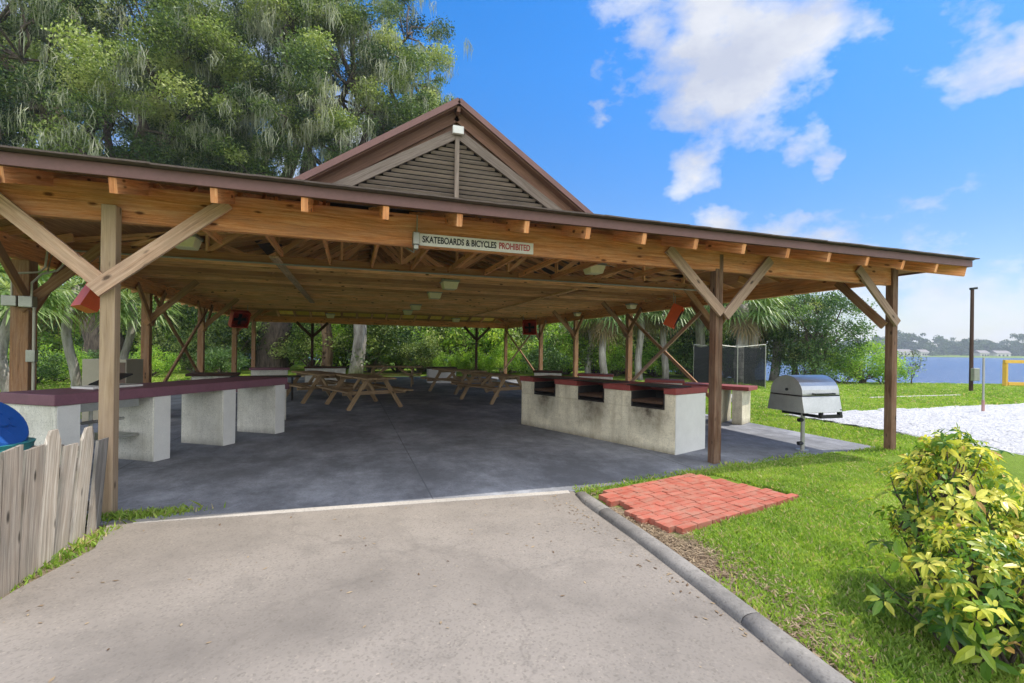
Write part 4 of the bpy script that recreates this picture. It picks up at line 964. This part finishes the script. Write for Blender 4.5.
palm(P2(72, 15), 3.3, 7, 'leafy palm seen between the two left posts', .13, 38, 1.8, skirt=2)
palm(P2(8, 12.5), 2.9, 8, 'palm at the left edge of the view behind the thick post', .13, 34, 1.6)
palm(P2(128, 16.5), 3.0, 9, 'palm in front of the grey oak trunk right of the pale post', .12, 30, 1.7)
palm(P2(742, 24), 3.9, 10, 'shaggy palm with forked pale trunk right of the net cage', .30, 46, 2.1, skirt=8)
palm(P2(752, 25.5), 4.1, 11, 'palm close behind the shaggy palm right of the net cage', .26, 44, 2.0, skirt=6)
palm(P2(776, 27), 3.9, 12, 'small palm at the left side of the lakeside oak', .24, 40, 1.8, skirt=4)
palm(P2(700, 27), 4.4, 13, 'palm rising behind the net cage', .26, 44, 2.2, skirt=4)
palm(P2(664, 26), 4.1, 14, 'palm between the net cage and the right side posts', .18, 40, 2.1, skirt=6)
palm(P2(604, 24), 3.6, 15, 'palm seen between two right side posts above the barbecue', .18, 40, 2.0, skirt=12)
palm(P2(640, 25), 3.9, 16, 'palm seen just right of the middle side post', .18, 36, 1.9, skirt=12)
palm(P2(590, 28), 3.9, 17, 'palm farther back between the right side posts', .18, 36, 2.0, skirt=8)
# trees on the right by the lake
oak(P2(812, 25), 5.0, 2.1, .17, 21, 'small dark oak leaning over the lakeside lawn', 80, 420, .12, 0, 'darkl', crown_z=.18, lean=(.6, .2), crad=(.4, .8))
oak(P2(795, 27), 5.0, 2.2, .2, 22, 'dense green oak behind the leaning lakeside one', 80, 400, .12, 0, 'oak', crown_z=.15, crad=(.4, .8))
def bush(base, W_, H, seed, label, mat='oak2', lsize=.13, n=26, per=500, name='shrub', cat='shrub', group=None, stems=True):
    rs = np.random.RandomState(seed); t = thing(name, label, cat, (*base, 0), group); bx, by = base; cen = []; rd = []; b = MB()
    for i in range(n):
        a = rs.rand()*6.28; q = rs.rand()**.5; c = np.array([bx+math.cos(a)*q*W_*.42, by+math.sin(a)*q*W_*.42, H*(.18+.62*rs.rand()*(1-.45*q*q))]); cen.append(c); rd.append(rs.uniform(.16, .28)*min(W_, H*1.6)*.62)
        if i % 3 == 0: limb(b, (bx+rs.normal()*.05, by+rs.normal()*.05, -.05), c, .03*H**.5, .01, rs, 4, .15)
    b.build('stems', 'bark', t)
    P_, tn = clumpcloud(cen, rd, per, rs, .85); P_[:, 2] = np.abs(P_[:, 2])+.02
    npmesh('foliage', leaves(P_, lsize, rs, .5), 4, np.stack([tn, rs.rand(len(tn))], 1), mat, t); return t
bush(P2(864, 24.6), 4.2, 2.5, 31, 'round bright green shrub at the lake edge behind the corner post', 'oak2', .11, 40, 760)
bush(P2(842, 24.3), 2.2, .95, 32, 'low yellow-green shrub in front of the dark oak by the lake', 'oak2', .1, 20, 620)
bush(P2(884, 24.6), 1.8, 1.3, 33, 'low leafy shrub touching the right side of the corner post', 'oak2', .1, 20, 600)
bush(P2(808, 24.5), 3.4, 1.9, 34, 'dark shrub under the leaning lakeside oak', 'darkl', .11, 24, 600)
oak(P2(912, 24.4), 1.75, .6, .03, 35, 'young thin sapling on the lake bank right of the corner post', 26, 260, .09, 0, 'oak', name='sapling', crown_z=.2, crad=(.12, .3))
# woodland bushes and small trees behind (each its own thing, meshes shared)
protoB = [bush((0, 0), 5.0, 4.2, 41, 'x', 'oak2', .17, 44, 300, 'woodland_shrub', 'shrub', 'shrubs of the woodland behind the pavilion'),
          bush((0, 0), 5.5, 5.2, 42, 'x', 'oak', .17, 46, 300, 'woodland_shrub', 'shrub', 'shrubs of the woodland behind the pavilion'),
          bush((0, 0), 4.6, 3.2, 43, 'x', 'darkl', .16, 40, 320, 'woodland_shrub', 'shrub', 'shrubs of the woodland behind the pavilion')]
kinds = ['bright green', 'mid green', 'dark green']
rs = np.random.RandomState(77); used = [False]*3
spots = []
for i, px in enumerate(np.linspace(-80, 735, 30)): spots.append((px, rs.uniform(29, 32)+(4 if 240 < px < 290 else 0), [0, 1, 2, 0, 1][i % 5], rs.uniform(.9, 1.2)))
for px, Z, k_, s_ in ((30, 17, 2, .5), (60, 18.5, 0, .45), (100, 20, 2, .55), (150, 22, 0, .5), (195, 26, 1, .55), (222, 25, 2, .6), (-20, 16, 0, .5), (450, 26.5, 0, .42), (470, 27.2, 0, .5), (420, 28, 1, .55), (545, 27, 2, .65), (505, 28, 0, .6), (615, 28.5, 0, .7), (690, 28, 2, .8), (725, 29, 2, .9), (655, 28, 0, .6)): spots.append((px, Z, k_, s_))
LM = [(8, 'the palm at the left edge'), (22, 'the thick left post'), (72, 'the leafy palm beside the thick left post'), (108, 'the pale front post'), (145, 'the second left side post'), (201, 'the third left side post'), (235, 'the fourth left side post'), (264, 'the huge dark oak trunk'), (326, 'the booted palm trunk'), (358, 'the smooth pale palm trunk'),
      (400, 'the sideways table at the back'), (440, 'the lone white block at the back'), (477, 'the thin dark back post'), (520, 'the red-framed fan far back'), (541, 'the farthest right side post'), (576, 'the right side post before the farthest'), (629, 'the near right side post'), (686, 'the bright orange fan'), (718, 'the split front post'), (745, 'the shaggy palm')]
for n_, (px, Z, k_, s_) in enumerate(spots):
    o = protoB[k_] if not used[k_] else copy_tree(protoB[k_]); used[k_] = True
    x, y = P2(px, Z); o.location = (x, y, 0); o.rotation_euler = (0, 0, rs.rand()*6.28); o.scale = (s_, s_, s_*rs.uniform(.85, 1.1))
    q, nm = min(LM, key=lambda l: abs(l[0]-px)); side = 'left of' if px < q-4 else 'right of' if px > q+4 else 'behind'
    if side != 'behind' and abs(px-q) > 11: side = 'well '+side
    row = 'low' if s_ < .8 else 'tall'
    o['label'] = '%s %s shrub seen %s %s' % (row, kinds[k_], side, nm); o['group'] = 'shrubs of the woodland behind the pavilion'
def massed_wood():
    rs = np.random.RandomState(31); cen = []
    for px in np.linspace(-160, 730, 150):
        for q in range(3):
            Z = rs.uniform(35, 41); x, y = P2(px+rs.normal()*6, Z); cen.append(np.array([x, y, rs.uniform(.6, 5.6)]))
    P_, tn = clumpcloud(cen, rs.uniform(.8, 1.5, len(cen)), 130, rs); P_[:, 2] = np.maximum(P_[:, 2], .05)
    o = npmesh('woodland', leaves(P_, .26, rs, .6), 4, np.stack([tn, tn], 1), 'oak2'); tag(o, 'mass of green woodland undergrowth closing the view behind the shrubs', 'woodland', None, 'stuff')
massed_wood()
# taller trees closing the view above and behind
for i, (px, Z, H, R_) in enumerate(((-60, 38, 15, 6), (60, 42, 16, 6), (180, 40, 15, 6), (300, 42, 14, 5.5))):
    oak(P2(px, Z), H, R_, .4, 60+i, ['tall tree at the back beyond the leftmost oak', 'tall tree at the back between the two left oaks', 'tall tree far behind the grey and dark trunks', 'tall tree far back behind the two middle palms'][i], 110, 150, .24, 0, 'oak2' if i % 2 else 'oak', name='woodland_tree', crown_z=.15, crad=(.9, 1.7))
for i, (px, Z, H) in enumerate(((400, 36, 6.5), (480, 38, 6.5), (560, 37, 6.2), (630, 38, 6.6), (695, 37, 6.3))):
    oak(P2(px, Z), H, 3.2, .2, 70+i, ['woodland tree behind the pale far left counter blocks', 'woodland tree seen over the white block at the back', 'woodland tree behind the farthest right side posts', 'woodland tree behind the middle right side post', 'woodland tree behind the net cage'][i], 60, 260, .18, 0, 'oak2' if i % 2 else 'oak', name='woodland_tree', crown_z=.12, crad=(.7, 1.2))
# far shore: treeline and houses
def farshore():
    rs = np.random.RandomState(5); cen = []; b = MB()
    for i in range(230):
        px = 770+rs.rand()*330 if i < 200 else 540+rs.rand()*240; Z = rs.uniform(512, 600); x, y = P2(px, Z); H = rs.uniform(11, 26)*(1.0+.25*math.sin(px*.05))
        for q in range(9): cen.append(np.array([x+rs.normal()*4.0, y+rs.normal()*3, H*rs.uniform(.12, .95)]))
    P_, tn = clumpcloud(cen, rs.uniform(1.8, 4.2, len(cen)), 5, rs)
    o = npmesh('far_woodland', leaves(P_, 1.9, rs, .7), 4, np.stack([tn, tn], 1), 'farl'); tag(o, 'hazy belt of green trees along the far shore of the lake', 'woodland', None, 'stuff')
    for px, w, l in ((906, 13, 'pale far house across the lake just right of the corner post'), (925, 8, 'second low far house across the lake, right of the first'), (985, 9, 'low far house across the lake beside the light pole'), (1004, 14, 'far house across the lake near the right of the view')):
        x, y = P2(px, 500); t = thing('lake_house', l, 'house', (x, y, 0), 'houses across the lake'); u = (YC, -YS); wv = (YS, YC)
        b = MB(); b.obox((x, y), u, wv, -w/2, w/2, 0, 9, -1, 4.2); b.build('wall', 'wallb', t)
        b = MB(); c = Vector((x, y, 4.2)); U = Vector((*u, 0)); V2 = Vector((*wv, 0)); b.prism([(-.8, 0), (9.8, 0), (4.5, 3)], c-U*(w/2+.8), V2, Vector((0, 0, 1)), U, w+1.6); b.build('roof', 'roofb', t)
        for k_ in range(3): b = MB(); b.obox((x, y), u, wv, -w/2+1.5+k_*w/3.4, -w/2+3.3+k_*w/3.4, -.08, -.01, 1, 3); b.build('window', 'bmetal', t)
farshore()
# ------------------------------------------------------------------ golden schefflera, lower right
def schef(base, label, seed=9, n=300, R_=.62, H=1.02):
    rs = np.random.RandomState(seed); t = thing('variegated_shrub', label, 'shrub', (*base, 0)); b = MB(); qs = []; tn = []; bx, by = base
    for i in range(n):
        a = rs.rand()*6.28; zf = rs.uniform(.12, 1)**.8; rr = R_*(.35+.65*math.sin(min(zf, .98)*math.pi*.62+.5))*rs.uniform(.45, 1.08)*(1.0 if zf < .7 else (1.30-zf)/.60)
        lump = 1+.22*math.sin(a*3+zf*5)+.12*math.sin(a*7)
        c = np.array([bx+math.cos(a)*rr*lump, by+math.sin(a)*rr*lump, H*zf*rs.uniform(.9, 1.03)])
        if i % 5 == 0: limb(b, (bx+rs.normal()*.06, by+rs.normal()*.06, -.02), c*.86+np.array([bx, by, c[2]*.8])*.14, .010, .003, rs, 4, .12)
        out = np.array([math.cos(a)*.7, math.sin(a)*.7, .9])+rs.normal(size=3)*.5; out /= np.linalg.norm(out); x, y = rot_rand(1, rs); x = np.cross(out, x[0]); x /= np.linalg.norm(x); y = np.cross(out, x)
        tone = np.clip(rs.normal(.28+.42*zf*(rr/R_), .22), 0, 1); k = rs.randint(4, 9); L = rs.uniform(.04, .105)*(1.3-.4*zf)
        for j in range(k):
            t_ = 2*math.pi*j/k+rs.normal()*.1; d_ = x*math.cos(t_)+y*math.sin(t_)+out*.15; d_ /= np.linalg.norm(d_); s_ = np.cross(d_, out); s_ /= np.linalg.norm(s_); l = L*rs.uniform(.8, 1.15); w = l*.155
            p0 = c+d_*.012; p1 = c+d_*l*.5-out*l*.03; dr = rs.uniform(.05, .5); p2 = c+d_*l*.95-out*l*dr*.6-np.array([0, 0, l*dr*.5]); fold = out*w*.25
            tt = np.clip(tone+rs.normal()*.16, 0, 1)
            for sgn in (1, -1):
                e1 = c+d_*l*.32+s_*w*sgn+fold; e2 = c+d_*l*.68+s_*w*.9*sgn-out*l*.08+fold
                qs.append(np.stack([p0, e1, e2, p1])) ; qs.append(np.stack([p1, e2, p2, p2-out*.0005])); tn += [tt, tt]
    b.build('stems', 'bark', t)
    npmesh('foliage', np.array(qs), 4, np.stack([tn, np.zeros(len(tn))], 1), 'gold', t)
schef(cw(2.74, 2.98), 'large yellow and green variegated shrub at the lower right of the lawn', 9, 340, .33, 1.02)
schef(cw(2.36, 2.42), 'lower half-green variegated shrub nearest the kerb at the lower right corner', 12, 280, .34, .60); schef(cw(3.15, 2.85), 'variegated shrub at the right edge of the picture behind the nearest one', 14, 240, .36, .60)
# ------------------------------------------------------------------ grass blades, litter
def inpoly(x, y, poly):
    n = len(poly); ins = np.zeros(len(x), bool); j = n-1
    for i in range(n):
        xi, yi = poly[i]; xj, yj = poly[j]
        c = ((yi > y) != (yj > y)) & (x < (xj-xi)*(y-yi)/(yj-yi+1e-9)+xi); ins ^= c; j = i
    return ins
def vnoise(x, y, s, seed):
    r = np.random.RandomState(seed); g = r.rand(64, 64); xs, ys = x*s+20, y*s+20; xi = np.floor(xs).astype(int); yi = np.floor(ys).astype(int); fx = xs-xi; fy = ys-yi; fx = fx*fx*(3-2*fx); fy = fy*fy*(3-2*fy)
    G = lambda a, b_: g[a % 64, b_ % 64]
    return (G(xi, yi)*(1-fx)+G(xi+1, yi)*fx)*(1-fy)+(G(xi, yi+1)*(1-fx)+G(xi+1, yi+1)*fx)*fy
def blades(n, xr, yr_, hmin, hmax, accept, seed, name, label, mat='blade', w=.0045, lean=.5):
    rs = np.random.RandomState(seed); x = rs.uniform(*xr, n); y = rs.uniform(*yr_, n); k = accept(x, y, rs); x, y = x[k], y[k]; n = len(x)
    h = rs.uniform(hmin, hmax, n)*(.6+.8*vnoise(x, y, 2.5, 7)); a = rs.rand(n)*6.28; d = np.sqrt(x*x+y*y); ww = w*(1+d*.22)
    dx, dy = np.cos(a)*ww, np.sin(a)*ww; l = rs.normal(0, lean, (n, 2))*h[:, None]; z0 = np.full(n, -.025)
    P0 = np.stack([x-dx, y-dy, z0], 1); P1 = np.stack([x+dx, y+dy, z0], 1); m_ = np.stack([x+l[:, 0]*.4, y+l[:, 1]*.4, z0+h*.6], 1); e = np.stack([x+l[:, 0], y+l[:, 1], z0+h], 1); D = np.stack([dx, dy, dx*0], 1)*.7
    V_ = np.stack([P0, P1, m_+D, e], 1)
    tone = np.clip(.35*rs.rand(n)+.40*vnoise(x, y, 3.1, 9)+.30*vnoise(x, y, .9, 19)+rs.normal(0, .1, n), 0, 1); tone = np.where(rs.rand(n) < .09, 1, tone*.93)
    o = npmesh(name, V_, 4, np.stack([tone, tone], 1), mat); tag(o, label, 'grass', None, 'stuff'); return o
SLABP = [(-5.0, 4.85), (-1.9, 4.9), (2.32, 4.64), (4.2, 4.98), (8.1, 5.5), (8.4, 25.6), (-5.0, 25.6)]
PAD = [(2.55, 3.28), (4.52, 3.77), (4.25, 4.92), (2.3, 4.45)]
def acc(x, y, rs):
    k = ~inpoly(x, y, SLABP) & ~inpoly(x, y, PAD) & (x > np.interp(y, [-2, 0, .8, 1.6, 2.4, 3.2, 4.5], [1.66, 1.99, 2.11, 2.21, 2.29, 2.35, 2.38])) & ~((x > 9.75+.1*(y-4.4)) & (y < 9.1))
    bare = np.clip(1-np.abs(x-2.40)/.42, 0, 1)*np.clip(1-np.abs(y-3.5)/1.6, 0, 1)*1.1+.9*np.clip(vnoise(x, y, 2.3, 5)-.55, 0, 1)*np.clip(1.6-(x-2.3)*.5, 0, 1); dist = np.sqrt(x*x+y*y)
    return k & (rs.rand(len(x)) > bare*1.9) & (rs.rand(len(x)) < np.clip(1.25-dist*.055, .15, 1))
blades(340000, (1.9, 7.2), (.2, 6.3), .02, .055, acc, 1, 'grass', 'short bright green grass on the lawn right of the driveway')
blades(200000, (2.36, 17), (5.0, 14), .02, .06, lambda x, y, rs: acc(x, y, rs) | (acc(x, y, rs)), 2, 'grass', 'mown grass between the slab, the path and the sand court')
far_ok = lambda x, y, rs: (x*YS+y*YC < 25.6) & ~((x < 26.2) & (y < 9.4)) & ~((x > 11) & (np.abs(y-11.9) < .14) & (x < 22.2))
blades(150000, (8.6, 36), (5, 24), .03, .07, far_ok, 12, 'grass', 'mown grass on the far lawn towards the lake', w=.006)
lf_ok = lambda x, y, rs: (x < -5.05) | (y > 25.7)
blades(70000, (-16, -5), (9, 27), .03, .08, lf_ok, 13, 'grass', 'sunlit grass beyond the left side of the pavilion', w=.006)
fence_ok = lambda x, y, rs: (rs.rand(len(x)) < np.clip(1.1-np.abs(x-(-1.83-(4.6-y)*.19))/.10, 0, 1)) & ~inpoly(x, y, SLABP)
blades(9000, (-2.5, -1.6), (2.6, 4.75), .02, .06, fence_ok, 3, 'grass', 'green tufts of grass along the foot of the picket fence')
tuft = lambda x, y, rs: rs.rand(len(x)) < np.exp(-((x+1.75)/.30)**2-((y-5.03)/.09)**2)*1.3
blades(9000, (-2.6, -.9), (4.8, 5.3), .03, .10, tuft, 4, 'grass', 'low dark weeds at the foot of the pale front post')
tuft2 = lambda x, y, rs: rs.rand(len(x)) < np.clip(1.2-np.abs(y-(4.62+(x-2.3)*.17))/.14, 0, 1)
blades(14000, (2.3, 6.5), (4.4, 5.6), .02, .07, tuft2, 6, 'grass', 'uneven grass creeping over the front edge of the slab')
def litter():
    rs = np.random.RandomState(8); n = 9000; y = rs.uniform(.3, 4.7, n); x = np.interp(y, [-2, 0, .8, 1.6, 2.4, 3.2, 4.5], [1.65, 1.98, 2.1, 2.2, 2.28, 2.34, 2.38])+np.abs(rs.normal(0, .22, n)); k = ~inpoly(x, y, PAD) & (vnoise(x, y, 2.2, 21) > .35+.2*(y < 2.6)); x, y = x[k], y[k]; n = len(x); P_ = np.stack([x, y, -.012+rs.rand(n)*.015], 1)
    a = rs.rand(n)*6.28; l = rs.uniform(.008, .035, n)[:, None]; d_ = np.stack([np.cos(a), np.sin(a), rs.normal(0, .15, n)], 1)*l; s_ = np.stack([-np.sin(a), np.cos(a), a*0], 1)*l*.16
    o = npmesh('leaf_litter', np.stack([P_-d_, P_+s_, P_+d_, P_-s_], 1), 4, np.stack([rs.rand(n)]*2, 1), 'litter'); tag(o, 'dry brown clippings and dead leaves strewn between kerb and brick patch', 'leaf litter', None, 'stuff')
litter()
def scatter():
    rs = np.random.RandomState(18); n = 260; x = np.where(rs.rand(n) < .5, rs.uniform(-1.8, 2.1, n), 2.08-np.abs(rs.normal(0, .12, n))); y = 4.6-np.abs(rs.normal(0, 1.6, n)); P_ = np.stack([x, y, np.full(n, .006)], 1)
    a = rs.rand(n)*6.28; l = rs.uniform(.006, .022, n)[:, None]; d_ = np.stack([np.cos(a), np.sin(a), a*0+.1], 1)*l; s_ = np.stack([-np.sin(a), np.cos(a), a*0], 1)*l*.4
    o = npmesh('fallen_leaves', np.stack([P_-d_, P_+s_, P_+d_, P_-s_], 1), 4, np.stack([rs.rand(n)]*2, 1), 'litter'); tag(o, 'few tiny dead leaves scattered on the pale driveway', 'leaf litter', None, 'stuff')
scatter()

b = MB(); b.box(-1750, -1750, -3, 1750, 1750, 60); hz = b.build('haze', 'net'); hz.data.materials.clear()
hm = bpy.data.materials.new('haze_air'); hm.use_nodes = True; hm.node_tree.nodes.clear(); ho = nn(hm.node_tree, 'ShaderNodeOutputMaterial'); hp = nn(hm.node_tree, 'ShaderNodeVolumePrincipled')
hp.inputs['Color'].default_value = (.80, .88, 1, 1); hp.inputs['Density'].default_value = .0005; lk(hm.node_tree, hp.outputs[0], ho.inputs['Volume']); hz.data.materials.append(hm); tag(hz, 'thin pale summer haze over the lake', None, None, 'stuff')
